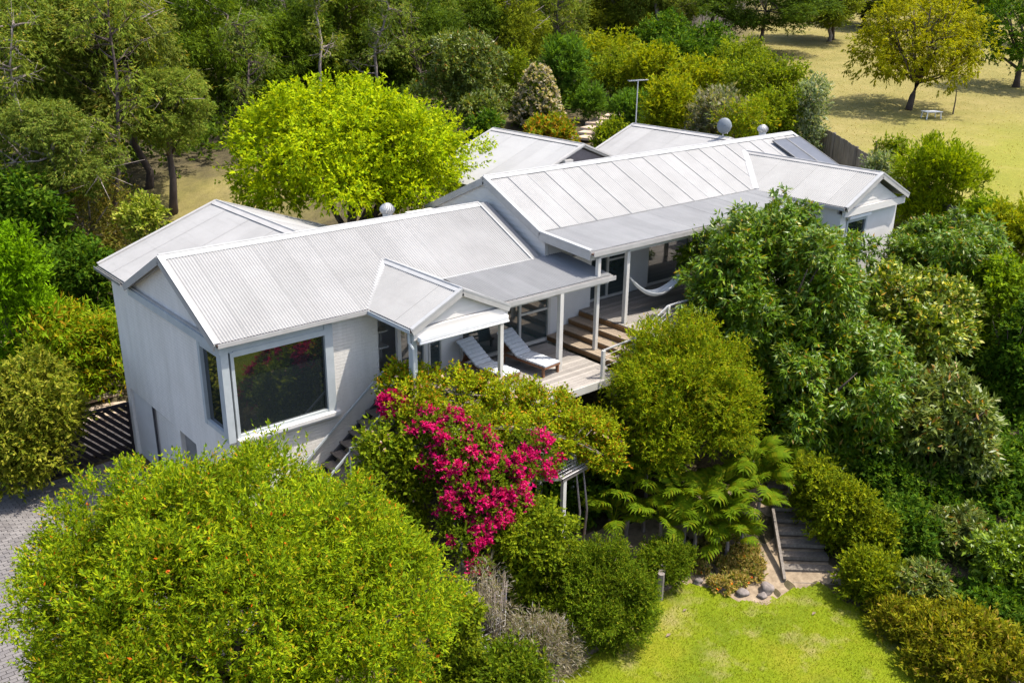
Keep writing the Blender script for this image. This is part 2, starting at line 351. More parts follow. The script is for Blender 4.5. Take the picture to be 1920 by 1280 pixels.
def trunk_mesh(base, c, rx, rz, rg, r0, nl=7, lean=(0, 0), top=.75, n=7):
    mb = MB(); b = Vector(base); c = Vector(c); pts = []
    for i in range(6):
        t = i/5; p = b.lerp(c+Vector((0, 0, rz*.2)), t*top+.0)
        p += Vector((math.sin(t*3.1)*lean[0]*.5, math.sin(t*2.3)*lean[1]*.5, 0)); pts.append(p)
    mb.tube(pts, [r0*(1.25 if i == 0 else 1-i*.13) for i in range(6)], n)
    for k in range(nl):
        s = pts[rg.integers(2, 6)]; a = k*2.4+rg.uniform(-.5, .5)
        e = c+Vector((math.cos(a)*rx*rg.uniform(.5, .85), math.sin(a)*rx*rg.uniform(.5, .85), rz*rg.uniform(-.3, .7)))
        m1 = s.lerp(e, .5)+Vector((rg.uniform(-.1, .1)*rx, rg.uniform(-.1, .1)*rx, -rz*.08))
        mb.tube([s, s.lerp(m1, .6), m1, e], [r0*.5, r0*.4, r0*.3, r0*.09], 5)
        e2 = m1+(e-m1)*.6+Vector((rg.uniform(-.4, .4)*rx, rg.uniform(-.4, .4)*rx, rz*rg.uniform(0, .4)))
        mb.tube([m1, m1.lerp(e2, .6), e2], [r0*.24, r0*.16, r0*.05], 4)
    return mb
def instance(me, name, parent=None, loc=None, rot=None, sc=None):
    o = bpy.data.objects.new(name, me)
    if loc is not None: o.location = loc
    if rot is not None: o.rotation_euler = rot
    if sc is not None: o.scale = sc
    return link(o, parent)

# ---------------------------------------------------------------- terrain
CP = np.array([(-14,-12,-6.1),(-14,7,-5.9),(-6,-6,-5.9),(-3,0,-5.75),(-3,7,-5.75),(0,0,-5.75),(0,8,-5.65),(3,-3,-5.9),(8,-3,-5.9),(3,-8,-6.3),(6,-9,-6.3),(10,-10,-6.3),(8,-7,-6.25),(10,-14,-6.4),(2,-16,-6.5),(-6,-20,-6.8),(13.2,-6.4,-5.2),(12,-8.2,-6.1),(16,-3,-4.2),(20,-6,-4),(22,-10,-4.8),(18,-14,-5.8),(28,-4,-2.4),(27,4,-2.0),(12,3,-3.4),(4,4,-5),(5,9,-4.3),(0,14,-4.8),(-8,14,-5.2),(9,12,-2.6),(17,14,-1.8),(24,12,-1.6),(-8,22,-4.2),(-16,16,-4.8)], float)
def terr(x, y):
    x = np.asarray(x, float); y = np.asarray(y, float); w = 0; s = 0
    for a, b, c in CP:
        k = 1/((x-a)**2+(y-b)**2+1.2)**2; w = w+k; s = s+k*c
    near = s/w; u = .648*(x+7.94)+.761*(y+19.47)
    far = -1.7+.09*(u-41); far = np.where(u > 150, far-(u-150)*.03, far)
    t = np.clip((u-36)/12, 0, 1); t = t*t*(3-2*t)
    return near*(1-t)+far*t
def grid(xs, ys, fz, name, mat, zone=None):
    X, Y = np.meshgrid(xs, ys); Z = fz(X, Y); V = np.stack([X, Y, Z], -1).reshape(-1, 3)
    nx, ny = len(xs), len(ys); i = np.arange(nx-1)[None]+np.arange(ny-1)[:, None]*nx
    F = np.stack([i, i+1, i+1+nx, i+nx], -1).reshape(-1, 4)
    me = npmesh(name, V, F, mat); me.polygons.foreach_set('use_smooth', [True]*len(me.polygons))
    if zone is not None:
        at = me.attributes.new('zone', 'FLOAT', 'POINT'); at.data.foreach_set('value', zone(X, Y).astype(np.float32).ravel())
    return me
xs = np.concatenate([np.linspace(-90, -16, 16)[:-1], np.linspace(-16, 40, 113)[:-1], np.linspace(40, 110, 60)[:-1], np.linspace(110, 260, 20)])
ys = np.concatenate([np.linspace(-60, -22, 10)[:-1], np.linspace(-22, 30, 105)[:-1], np.linspace(30, 90, 50)[:-1], np.linspace(90, 260, 24)])
def fz(X, Y):
    return terr(X, Y)+.05*np.sin(X*.9+1)*np.cos(Y*.7)*(np.hypot(X-6, Y+9) > 8)
# zone: 0 = litter under the trees, 1 = dry paddock grass, 2 = greener grass
def zone(X, Y):
    u = .648*(X+7.94)+.761*(Y+19.47); v = .761*(X+7.94)-.648*(Y+19.47)
    r = v/np.maximum(u, 1)
    z = np.clip((r-.20)*12, 0, 1)*np.clip((u-36)/6, 0, 1)
    z = z+np.clip((r-.32)*5, 0, 1)*np.clip((66-u)/14, 0, 1)*np.clip((u-38)/5, 0, 1)
    cl = np.exp(-(((X-9)/7)**2+((Y-22)/6)**2)); z = np.maximum(z, cl*.6)
    return z
m, nt, bs = newmat('ground')
a = nt.nodes.new('ShaderNodeAttribute'); a.attribute_name = 'zone'
litter = ramp(nt, [(.3, (.04, .035, .02)), (.55, (.09, .075, .04)), (.75, (.14, .105, .06))], noise(nt, 1.6, 8, .7))
dry = ramp(nt, [(.25, (.15, .14, .04)), (.5, (.215, .185, .06)), (.75, (.285, .23, .095))], noise(nt, .35, 10, .75))
grn = ramp(nt, [(.3, (.18, .19, .03)), (.5, (.21, .205, .035)), (.72, (.27, .23, .07))], noise(nt, .22, 9, .7))
ns = nt.nodes.new('ShaderNodeMath'); ns.operation = 'ADD'; nt.links.new(a.outputs['Fac'], ns.inputs[0])
n2 = nt.nodes.new('ShaderNodeMapRange'); n2.inputs[3].default_value = -.35; n2.inputs[4].default_value = .35
nt.links.new(noise(nt, .5, 6, .7), n2.inputs[0]); nt.links.new(n2.outputs[0], ns.inputs[1])
f1 = ramp(nt, [(.25, (0, 0, 0)), (.6, (1, 1, 1))], ns.outputs[0])
sb = nt.nodes.new('ShaderNodeMath'); sb.operation = 'SUBTRACT'; sb.inputs[1].default_value = 1.0; nt.links.new(ns.outputs[0], sb.inputs[0])
f2 = ramp(nt, [(.1, (0, 0, 0)), (.8, (1, 1, 1))], sb.outputs[0])
c = mix(nt, f2, mix(nt, f1, litter, dry), grn)
c = mix(nt, 1.0, c, ramp(nt, [(.3, (.8,)*3), (.7, (1.12,)*3)], noise(nt, 5, 8, .8)), 'MULTIPLY')
nt.links.new(c, bs.inputs['Base Color']); bs.inputs['Roughness'].default_value = .95; bs.inputs['Specular IOR Level'].default_value = .1
bump(nt, bs, noise(nt, 3, 8, .8), .6, .12)
g = link(bpy.data.objects.new('ground', grid(xs, ys, fz, 'ground', 'ground', zone))); tag(g, kind='structure')

# front lawn: its own sheet with a wavering edge
LP = [(3.0,-8.0),(3.34,-7.6),(4.34,-7.55),(5.24,-7.4),(6.63,-7.1),(7.2,-6.9),(7.7,-6.95),(8.3,-7.0),(8.66,-7.6),(8.73,-8.35),(9.33,-8.85),(10.24,-8.9),(10.95,-9.25),(10.83,-10.2),(10.5,-11.25),(10.3,-12.3),(10.4,-13.6),(10.5,-15.5),(6,-17),(2,-16),(-1,-13),(1,-10)]
def densify(poly, k=5, j=.05):
    out = []
    for i in range(len(poly)):
        a, b = np.array(poly[i]), np.array(poly[(i+1) % len(poly)])
        for t in range(k): out.append(tuple(a+(b-a)*t/k+rng.normal(size=2)*j*(t > 0)))
    return out
def inpoly(X, Y, poly):
    r = np.zeros(X.shape, bool); n = len(poly)
    for i in range(n):
        x1, y1 = poly[i]; x2, y2 = poly[(i+1) % n]
        c_ = ((y1 > Y) != (y2 > Y)) & (X < (x2-x1)*(Y-y1)/(y2-y1+1e-12)+x1); r ^= c_
    return r
def sheet_poly(name, poly, mat, off, step=.12):
    x = np.arange(min(p[0] for p in poly), max(p[0] for p in poly), step); y = np.arange(min(p[1] for p in poly), max(p[1] for p in poly), step)
    X, Y = np.meshgrid(x, y); Z = fz(X, Y)+off
    C_ = inpoly(X+step/2, Y+step/2, poly)[:-1, :-1]
    i = (np.arange(len(x)-1)[None]+np.arange(len(y)-1)[:, None]*len(x)); F = np.stack([i, i+1, i+1+len(x), i+len(x)], -1)[C_]
    me = npmesh(name, np.stack([X, Y, Z], -1).reshape(-1, 3), F, mat); me.polygons.foreach_set('use_smooth', [True]*len(me.polygons))
    return me
m, nt, bs = newmat('lawn')
c = ramp(nt, [(.25, (.11, .165, .006)), (.5, (.17, .215, .008)), (.72, (.24, .235, .02))], noise(nt, .7, 7, .65))
pt = ramp(nt, [(.52, (0, 0, 0)), (.68, (.85,)*3)], noise(nt, 1.1, 5, .6))
c = mix(nt, pt, c, (.30, .25, .10))
c = mix(nt, ramp(nt, [(.45, (0, 0, 0)), (.62, (.6,)*3)], noise(nt, .55, 4, .6, stretch(nt, (1, 1.6, 1)))), c, (.11, .15, .012))
c = mix(nt, 1.0, c, ramp(nt, [(.3, (.72,)*3), (.7, (1.2,)*3)], noise(nt, 26, 6, .85)), 'MULTIPLY')
nt.links.new(c, bs.inputs['Base Color']); bs.inputs['Roughness'].default_value = .95; bs.inputs['Specular IOR Level'].default_value = .1
bump(nt, bs, noise(nt, 45, 6, .8), .9, .03)
tag(link(bpy.data.objects.new('lawn', sheet_poly('lawn', densify(LP), 'lawn', .012, .07))), kind='structure')
surf('bed_soil', (.15, .11, .07), (.32, .25, .17), 5, .95, bmp=.5, bscale=20)
BP = [(2.6,-7.4),(3.3,-8.0),(5.2,-8.15),(7.1,-7.5),(8.3,-7.25),(8.5,-8.5),(9.3,-9.25),(10.4,-9.15),(11.2,-9.4),(11.3,-10.6),(10.7,-12.5),(10.8,-14),(12,-14),(12.2,-11),(11.6,-9),(13,-7),(12.2,-5.5),(3,-3)]
tag(link(bpy.data.objects.new('garden_bed', sheet_poly('garden_bed', densify(BP), 'bed_soil', .006, .07))), kind='structure')
# grass blades on the lawn (uncountable)
n = 70000; X = rng.uniform(2.5, 11.2, n); Y = rng.uniform(-14.5, -6.8, n); k = inpoly(X, Y, LP); X = X[k]; Y = Y[k]; n = len(X)
P = np.column_stack([X, Y, fz(X, Y)+.01]); D = unit(np.column_stack([rng.normal(size=n)*.6, rng.normal(size=n)*.6, np.ones(n)]))
tag(link(bpy.data.objects.new('lawn_grass', leaves_mesh('lawn_grass', P, D, rng.uniform(.025, .06, n), rng.uniform(.008, .014, n), 'leaf_grass', rng, 2))), 'short green turf blades of the front lawn', 'grass', kind='stuff')
# dry tufts on the far paddock
n = 16000; X = rng.uniform(33, 75, n); Y = rng.uniform(-8, 45, n)
k = zone(X, Y) > .6; X = X[k]; Y = Y[k]; n = len(X)
P = np.column_stack([X, Y, fz(X, Y)]); D = unit(np.column_stack([rng.normal(size=n)*.8, rng.normal(size=n)*.8, np.ones(n)]))
tag(link(bpy.data.objects.new('paddock_grass', leaves_mesh('paddock_grass', P, D, rng.uniform(.03, .08, n), rng.uniform(.03, .05, n), 'leaf_drygrass', rng, 2))), 'dry straw grass of the far paddock', 'grass', kind='stuff')

# three dry leaves lying on the lawn
for x, y, s_, lab in ((7.46, -7.79, .07, 'dark curled dry leaf on the lawn nearest the retaining posts'), (6.49, -8.13, .09, 'pale dry leaf on the left part of the lawn'), (9.77, -9.78, .08, 'tan dry leaf on the lawn below the garden steps')):
    o = MB().add([(-s_, 0, .01), (0, -s_*.45, .03), (s_, 0, .015), (0, s_*.45, .035), (0, 0, .0)], [(0, 1, 4), (1, 2, 4), (2, 3, 4), (3, 0, 4)]).obj('fallen_leaf', 'bed_soil'); o.location = (x, y, float(fz(np.array(x), np.array(y)))+.03); tag(o, lab, 'leaf', 'dry leaves on the lawn')

# ---------------------------------------------------------------- driveway of concrete pavers
def drz(x, y): return fz(np.array(x), np.array(y))
DP = [(-12,-3),(-12,7.2),(-.0,7.2),(-.0,-3)]
surf('joint_sand', (.07, .06, .05), (.11, .10, .085), 8, .95)
drv = link(bpy.data.objects.new('driveway', sheet_poly('driveway', DP, 'joint_sand', .02, .3))); tag(drv, kind='structure')
pm = MB().box((-.113, -.051, 0), (.113, .051, .03)).mesh('paver', 'paver')
near, rest = [], MB()
r = 0; y = -2.6
while y < 7.1:
    x = -11.6+(.12 if r % 2 else 0)
    while x < -.15:
        near.append((x, y)); x += .24
    y += .115; r += 1
def vis(p):
    d = Vector((p[0], p[1], -5.7))-Vector(CAM); z = d.dot(fw); px = 960+1785*d.dot(R)/z; py = 640-1785*d.dot(U)/z
    return (px > -10 and px < 330-.75*(py-880) and py < 1290 and py > 850, z)
vv = [(vis(p), p) for p in near]; a_ = sorted([t for t in vv if t[0][0]], key=lambda t: t[0][1])
pick = set(t[1] for t in a_[:300])
for x, y in near:
    z = float(drz(x, y))+.012+rng.uniform(-.002, .003)
    if (x, y) in pick: instance(pm, 'paver', drv, (x, y, z), (rng.normal()*.006, rng.normal()*.006, rng.normal()*.008))
    else: rest.box((x-.113, y-.051, z), (x+.113, y+.051, z+.03))
tag(rest.obj('pavers', 'paver', drv), kind='stuff')
# side path beyond the gate
sp = empty('side_path', (1, 10, -5.4)); tag(sp, kind='structure')
slab = MB().box((-.75, -.24, -.04), (.75, .24, .03)).mesh('slab', 'path_paving')
for i in range(12):
    x = -.35+.1*i+rng.normal()*.02; y = 7.95+i*.5; instance(slab, 'slab', sp, (x-1, y-10, float(fz(np.array(x), np.array(y)))+.05+5.4), (0, rng.normal()*.01, .08+rng.normal()*.02))

# ---------------------------------------------------------------- the house
H = empty('house', (12, 3, -5.75), 'long single-storey painted brick house with pale corrugated roofs and verandahs', 'house')
HO = Vector((12, 3, -5.75))
def loc(o): o.location = -HO if o.parent is H else o.location; return o       # parts are modelled in world metres
def part(mb, name, mat, parent=None, smooth=False, bevel=0):
    o = mb.obj(name, mat, parent or H, smooth, bevel); return loc(o)
def corr_sheets(parent, O, Ud, Vd, umax, lo, hi, mat, width=.762, pitch=.076, amp=.0135, u0=0, seam=.004):
    O = Vector(O); Ud = Vector(Ud).normalized(); Vd = Vector(Vd); VL = Vd.length; Vd = Vd.normalized(); N = Ud.cross(Vd)
    if N.z < 0: N = -N
    k = 0; u = u0
    while u < umax-.02:
        u1 = min(u+width+.03, umax); n = max(4, int((u1-u)/pitch*6)); vs = []; fs = []
        us = [u+(u1-u)*i/n for i in range(n+1)]
        for q in us:
            a, b = lo(q), hi(q); h = amp*(1+math.cos(q/pitch*2*math.pi))+.012+seam*(k % 2)
            if b-a < .03: b = a+.001
            jl = rng.normal()*.0
            vs += [O+Ud*q+Vd*a+N*h, O+Ud*q+Vd*b+N*h]
        for i in range(n): fs.append((2*i, 2*i+2, 2*i+3, 2*i+1))
        mb = MB().add(vs, fs); o = mb.obj('roof_sheet', mat, parent, True); u += width; k += 1
def slab(poly, name='roof', drop=.05, mat='roof_slab'):
    P = [Vector(p) for p in poly]; n = (P[1]-P[0]).cross(P[2]-P[0]).normalized()
    if n.z < 0: n = -n
    return part(MB().prism([p-n*.004 for p in P], -n*drop), name, mat)
def strip(parent, p, q, w, t, mat, name, side=(0, 0, 1), lift=.03):
    p = Vector(p); q = Vector(q); o = MB().bar(p+Vector((0, 0, lift)), q+Vector((0, 0, lift)), w, t, side).obj(name, mat, parent); return o
def ridge_cap(parent, p, q, s1, s2, w=.17, mat='ridge'):
    """two wings folded over a ridge; s1/s2 are downslope unit vectors"""
    p, q, s1, s2 = Vector(p), Vector(q), Vector(s1).normalized(), Vector(s2).normalized(); up_ = Vector((0, 0, .045)); mb = MB()
    for s_ in (s1, s2): mb.add([p+up_, q+up_, q+up_+s_*w, p+up_+s_*w, p+up_-Vector((0,0,.012)), q+up_-Vector((0,0,.012)), q+up_+s_*w-Vector((0,0,.012)), p+up_+s_*w-Vector((0,0,.012))], [(0,1,2,3),(4,7,6,5),(2,6,7,3),(0,3,7,4),(1,5,6,2)])
    mb.tube([p+up_, q+up_], .028, 6); return mb.obj('ridge_cap', mat, parent)
def gutter(parent, p, q, out, w=.11, h=.10, dirt=True, mat='trim'):
    p, q, out = Vector(p), Vector(q), Vector(out); z = Vector((0, 0, 1)); mb = MB()
    a = p+out*.0-z*.10; b = q-z*.10
    mb.bar(p+out*w-z*.045, q+out*w-z*.045, .018, h); mb.bar(p+out*w*.5-z*.09, q+out*w*.5-z*.09, w, .015); mb.bar(p-z*.06, q-z*.06, .02, h)
    o = mb.obj('gutter', mat, parent)
    if dirt: MB().bar(p+out*w*.5-z*.055, q+out*w*.5-z*.055, w*.8, .05).obj('leaf_litter', 'gutter_dirt', parent)
    return o
SL = .4842
# -- left wing roof
LW = math.hypot(2.85, 1.38)
r1 = slab([(-.08, -.05, -.024), (6.4, -.05, -.024), (6.4, .3, .145), (9.63, .3, .145), (9.63, 2.85, 1.38), (-.08, 2.85, 1.38)])
def lo1(u):
    u -= .08
    if u < 3.93: return -.06
    if u < 5.35: y = (u-3.93)/1.42*1.38
    elif u < 6.39: y = 1.38-(u-5.35)/1.04*1.02
    else: y = .36
    return y/2.85*LW
corr_sheets(r1, (-.08, 0, 0), (1, 0, 0), (0, 2.85, 1.38), 9.71, lo1, lambda u: LW, 'roof')
slab([(-.08, 2.85, 1.38), (9.63, 2.85, 1.38), (9.63, 5.8, -.045), (-.08, 5.8, -.045)])
r1b = slab([(-.08, 2.85, 1.375), (9.63, 2.85, 1.375), (9.63, 2.95, 1.33), (-.08, 2.95, 1.33)], 'ridge_board')
ridge_cap(r1, (-.1, 2.85, 1.385), (9.66, 2.85, 1.385), (0, -2.85, -1.38), (0, 2.85, -1.38), .19)
dn = Vector((0, -2.85, -1.38)).normalized()
strip(r1, (-.07, 2.85, 1.36), (-.07, -.07, -.05), .15, .05, 'ridge', 'barge_cap', lift=.045)
strip(r1, (-.07, 2.9, 1.34), (-.07, 5.6, .03), .10, .05, 'ridge', 'barge_cap', lift=.03)
strip(r1, (-.13, 2.85, 1.27), (-.13, -.05, -.13), .03, .18, 'trim', 'barge_board')
strip(r1, (-.13, 2.85, 1.27), (-.13, 5.65, -.08), .03, .18, 'trim', 'barge_board')
gutter(r1, (-.08, -.04, 0), (3.9, -.04, 0), (0, -1, 0))
# right verge of the left wing: dark flashing gutter against the taller gable
fl = [(9.66, 2.86, 1.40), (10.02, 2.86, 1.40), (10.02, .30, .16), (9.66, .30, .16)]
part(MB().prism(fl, (0, 0, -.04)), 'flashing', 'roof_old')
part(MB().bar((9.66, 2.86, 1.42), (9.66, .30, .18), .05, .06), 'flashing_edge', 'ridge')
part(MB().prism([(9.66, 2.86, 1.40), (10.02, 2.86, 1.40), (10.02, 5.6, .1), (9.66, 5.6, .1)], (0, 0, -.04)), 'flashing', 'roof_old')
# valleys
for a, b in (((5.35, 1.42, .72), (3.90, -.08, -.02)), ((5.35, 1.42, .72), (6.42, .36, .20))):
    part(MB().bar(Vector(a)+Vector((0, 0, .0)), Vector(b)+Vector((0, 0, .01)), .17, .03), 'valley_flashing', 'ridge')
# porch gable roof
PW = math.hypot(1.42, .67)
rp = slab([(3.88, -1.95, -.024), (3.88, -.05, -.024), (3.93, 0, 0), (5.35, 1.38, .67), (5.35, -1.95, .67)], 'porch_roof')
corr_sheets(rp, (3.93, -1.95, 0), (0, 1, 0), (1.42, 0, .67), 3.33, lambda u: -.05 if u < 1.95 else (u-1.95)/1.38*PW, lambda u: PW, 'roof', .69)
slab([(6.82, -1.95, -.024), (6.78, -1.6, 0), (6.39, .36, .18), (5.35, 1.38, .67), (5.35, -1.95, .67)], 'porch_roof')
corr_sheets(rp, (6.77, -1.95, 0), (0, 1, 0), (-1.42, 0, .67), 3.33, lambda u: (-.05 if u < .3 else ((u-.3)/2.01*.18/.67*PW if u < 2.31 else (.18+(u-2.31)/1.02*.49)/.67*PW)), lambda u: PW, 'roof', .69)
ridge_cap(rp, (5.35, -2.0, .68), (5.35, 1.38, .68), (-1.42, 0, -.67), (1.42, 0, -.67), .15)
strip(rp, (5.35, -1.98, .66), (3.86, -1.98, -.05), .12, .05, 'ridge', 'barge_cap', (0, 0, 1), .05)
strip(rp, (5.35, -1.98, .66), (6.84, -1.98, -.05), .12, .05, 'ridge', 'barge_cap', (0, 0, 1), .05)
strip(rp, (5.35, -2.02, .60), (3.86, -2.02, -.11), .03, .17, 'trim', 'barge_board')
strip(rp, (5.35, -2.02, .60), (6.84, -2.02, -.11), .03, .17, 'trim', 'barge_board')
gutter(rp, (3.90, -1.98, -.01), (3.90, -.1, -.01), (-1, 0, 0), .09, .1, True, 'blue_trim')
part(MB().box((6.74, -1.9, -.14), (6.84, -.2, -.0)), 'fascia', 'trim')
# porch gable infill, beam and posts
gp = part(MB().prism([(4.15, -1.90, -.02), (6.55, -1.90, -.02), (5.35, -1.90, .54)], (0, .05, 0)), 'gable_wall', 'weatherboard')
for k in range(4):
    z0 = .0+k*.125; hw = 1.18*(1-(z0+.12)/.58)
    if hw > .05: MB().add([(5.35-hw-.2, -1.915, z0), (5.35+hw+.2, -1.915, z0), (5.35+hw, -1.905, z0+.12), (5.35-hw, -1.905, z0+.12), (5.35-hw-.2, -1.90, z0), (5.35+hw+.2, -1.90, z0)], [(0, 1, 2, 3), (0, 4, 5, 1)]).obj('weatherboard', 'weatherboard', gp)
part(MB().bar((3.98, -1.93, -.06), (5.35, -1.93, .58), .05, .07), 'gable_trim', 'trim'); part(MB().bar((6.72, -1.93, -.06), (5.35, -1.93, .58), .05, .07), 'gable_trim', 'trim')
part(MB().box((3.92, -1.99, -.30), (6.80, -1.88, -.03)), 'porch_beam', 'weatherboard')
aw = part(MB().box((4.0, -2.14, -.34), (6.72, -2.0, -.20)), 'awning_cassette', 'white_awning', bevel=.03)
MB().tube([(4.0, -2.12, -.36), (6.72, -2.12, -.36)], .035, 8).obj('awning_roller', 'white_awning', aw, True)
def post(x, y, z0, z1, w=.10, mat='post_paint'):
    o = part(MB().box((x-w/2, y-w/2, z0), (x+w/2, y+w/2, z1)), 'post', mat, bevel=.006); return o
post(3.97, -1.86, -2.4, -.10, .15, 'blue_trim'); post(6.68, -1.86, -2.35, -.10, .11); post(4.86, .12, -2.35, -.1, .11)
part(MB().tube([(3.84, -1.9, -.12), (3.84, -1.9, -.35), (3.90, -1.98, -.5), (3.90, -1.98, -2.4)], .035, 6), 'downpipe', 'blue_trim')
# left verandah
rv = slab([(6.5, -1.72, -.035), (10.84, -1.72, -.035), (10.84, .36, .18), (6.39, .36, .18)], 'verandah_roof')
corr_sheets(rv, (6.5, -1.70, -.03), (1, 0, 0), (0, 2.06, .21), 4.34, lambda u: 0, lambda u: 2.09, 'roof_old', .87)
part(MB().box((6.38, .30, .185), (9.66, .40, .215)), 'flashing', 'ridge')
gutter(rv, (6.84, -1.72, -.02), (10.88, -1.72, -.02), (0, -1, 0), .12, .12)
part(MB().box((6.9, -1.66, -.24), (10.8, -1.56, -.09)), 'verandah_beam', 'post_paint')
part(MB().box((10.80, -1.70, -.16), (10.88, .3, -.03)), 'fascia', 'trim')
post(8.83, -1.78, -2.35, -.09, .13); post(10.42, -1.58, -2.18, .52, .11)
# -- main roof
MW = math.hypot(2.611, 1.2)
def lo5(u):
    x = 10.18+u
    if x < 20.39: return .0
    if x < 22.27: return (x-20.39)/1.88*1.96/2.611*MW
    if x < 24.15: return (24.15-x)/1.88*1.96/2.611*MW
    return 0
r5 = slab([(10.14, .545, .87), (26.13, .545, .87), (26.13, 3.156, 2.07), (10.14, 3.156, 2.07)])
corr_sheets(r5, (10.18, .545, .87), (1, 0, 0), (0, 2.611, 1.2), 15.95, lo5, lambda u: MW, 'roof', .762, .076, .008, 0, .012)
# the seams: lapped edges standing proud
for k in range(1, 21):
    a = lo5(k*.762)/MW
    if a < .95: p = Vector((10.18+k*.762, .545+2.611*a, .87+1.2*a)); q = Vector((10.18+k*.762, 3.1, 2.045)); MB().bar(p+Vector((0, 0, .042)), q+Vector((0, 0, .042)), .018, .012).obj('seam', 'roof_seam', r5)
slab([(10.14, 3.156, 2.07), (26.13, 3.156, 2.07), (26.13, 6.25, .70), (10.14, 6.25, .70)])
ridge_cap(r5, (10.12, 3.156, 2.085), (26.15, 3.156, 2.085), (0, -2.611, -1.2), (0, 2.611, -1.2), .2)
strip(r5, (10.15, 3.156, 2.06), (10.15, .545, .86), .14, .05, 'ridge', 'barge_cap', lift=.05)
strip(r5, (10.15, .545, .86), (10.15, -1.55, .72), .14, .05, 'ridge', 'barge_cap', lift=.045)
strip(r5, (10.11, 3.156, 1.95), (10.11, .545, .75), .03, .20, 'trim', 'barge_board')
strip(r5, (10.11, 3.156, 1.95), (10.11, 6.25, .56), .03, .20, 'trim', 'barge_board')
strip(r5, (10.11, .56, .75), (10.11, -1.58, .60), .03, .26, 'trim', 'barge_board')
strip(r5, (26.12, 3.156, 2.06), (26.12, .545, .86), .14, .06, 'ridge', 'barge_cap', lift=.05)
for a, b in (((22.27, 2.53, 1.80), (20.36, .50, .88)),): part(MB().bar(Vector(a)+Vector((0, 0, .03)), Vector(b)+Vector((0, 0, .03)), .22, .03), 'valley_flashing', 'ridge'); part(MB().bar(Vector(a)+Vector((.14, 0, .0)), Vector(b)+Vector((.14, 0, .02)), .05, .05), 'valley_edge', 'trim_dark')
# main verandah
r6 = slab([(10.14, -1.58, .725), (20.6, -1.58, .725), (20.6, .545, .868), (10.14, .545, .868)], 'verandah_roof')
corr_sheets(r6, (10.18, -1.56, .728), (1, 0, 0), (0, 2.1, .142), 10.4, lambda u: 0, lambda u: 2.10, 'roof_old', .87, .076, .007)
part(MB().box((10.2, .50, .873), (20.45, .56, .905)), 'flashing', 'trim_dark')
gutter(r6, (10.12, -1.58, .73), (20.4, -1.58, .73), (0, -1, 0), .12, .13)
part(MB().box((10.2, -1.50, .46), (20.4, -1.40, .64)), 'verandah_beam', 'post_paint')
for x in (11.68, 15.25, 18.3): post(x, -1.50, -1.67, .5, .12)
# lower face under the main gable: painted weatherboards standing over the left roof
gw = part(MB().prism([(10.2, .38, -2.4), (10.2, 6.1, -2.4), (10.2, 6.1, .62), (10.2, 3.156, 1.94), (10.2, .545, .74), (10.2, .38, .72)], (.12, 0, 0)), 'gable_wall', 'weatherboard')
z = .10; 
while z < 1.85:
    zt = min(z+.15, 1.9)
    ylo = lambda zz: .40 if zz < .70 else .545+(zz-.74)/1.2*2.611+.04
    yhi = lambda zz: 3.156+(1.94-zz)/.444*1.0-.08
    a, b = ylo(zt), min(6.05, yhi(zt))
    if b-a > .1: MB().add([(10.175, ylo(z), z), (10.175, min(6.08, yhi(z)), z), (10.192, b, zt), (10.192, a, zt), (10.2, ylo(z), z), (10.2, min(6.08, yhi(z)), z)], [(1, 0, 3, 2), (0, 1, 5, 4)]).obj('weatherboard', 'weatherboard', gw)
    z += .15
part(MB().box((10.165, .36, .1), (10.30, .385, .72)), 'corner_board', 'weatherboard')
uw = part(MB().box((10.33, .40, .0), (11.95, .55, .70)), 'wall', 'weatherboard')
for k in range(4): MB().add([(10.34, .385, .12+k*.15), (11.95, .385, .12+k*.15), (11.95, .397, .27+k*.15), (10.34, .397, .27+k*.15), (10.34, .40, .12+k*.15), (11.95, .40, .12+k*.15)], [(0, 1, 2, 3), (0, 4, 5, 1)]).obj('weatherboard', 'weatherboard', uw)
# -- east cross gable
EW = math.hypot(1.88, .89)
re = slab([(20.33, -3.1, .845), (20.33, .545, .845), (22.27, 2.505, 1.76), (22.27, -3.1, 1.76)], 'roof')
corr_sheets(re, (20.39, -3.1, .87), (0, 1, 0), (1.88, 0, .89), 5.60, lambda u: -.06 if u < 3.645 else (u-3.645)/1.96*EW, lambda u: EW, 'roof')
slab([(24.21, -3.1, .845), (24.21, .545, .845), (22.27, 2.505, 1.76), (22.27, -3.1, 1.76)], 'roof')
ridge_cap(re, (22.27, -3.14, 1.77), (22.27, 2.505, 1.77), (-1.88, 0, -.89), (1.88, 0, -.89), .16, 'trim')
strip(re, (22.27, -3.13, 1.75), (20.30, -3.13, .82), .13, .05, 'ridge', 'barge_cap', (0, 0, 1), .05)
strip(re, (22.27, -3.13, 1.75), (24.24, -3.13, .82), .13, .05, 'ridge', 'barge_cap', (0, 0, 1), .05)
strip(re, (22.27, -3.17, 1.68), (20.30, -3.17, .76), .03, .18, 'trim', 'barge_board')
strip(re, (22.27, -3.17, 1.68), (24.24, -3.17, .76), .03, .18, 'trim', 'barge_board')
gutter(re, (20.33, -3.1, .85), (20.33, .4, .85), (-1, 0, 0), .10, .1)
ge = part(MB().prism([(20.75, -3.0, .76), (23.79, -3.0, .76), (22.27, -3.0, 1.50)], (0, .05, 0)), 'gable_wall', 'weatherboard')
for k in range(5):
    z0 = .78+k*.125; hw = 1.5*(1-(z0+.12-.76)/.74)
    if hw > .05: MB().add([(22.27-hw-.22, -3.016, z0), (22.27+hw+.22, -3.016, z0), (22.27+hw, -3.004, z0+.12), (22.27-hw, -3.004, z0+.12), (22.27-hw-.22, -3.0, z0), (22.27+hw+.22, -3.0, z0)], [(0, 1, 2, 3), (0, 4, 5, 1)]).obj('weatherboard', 'weatherboard', ge)
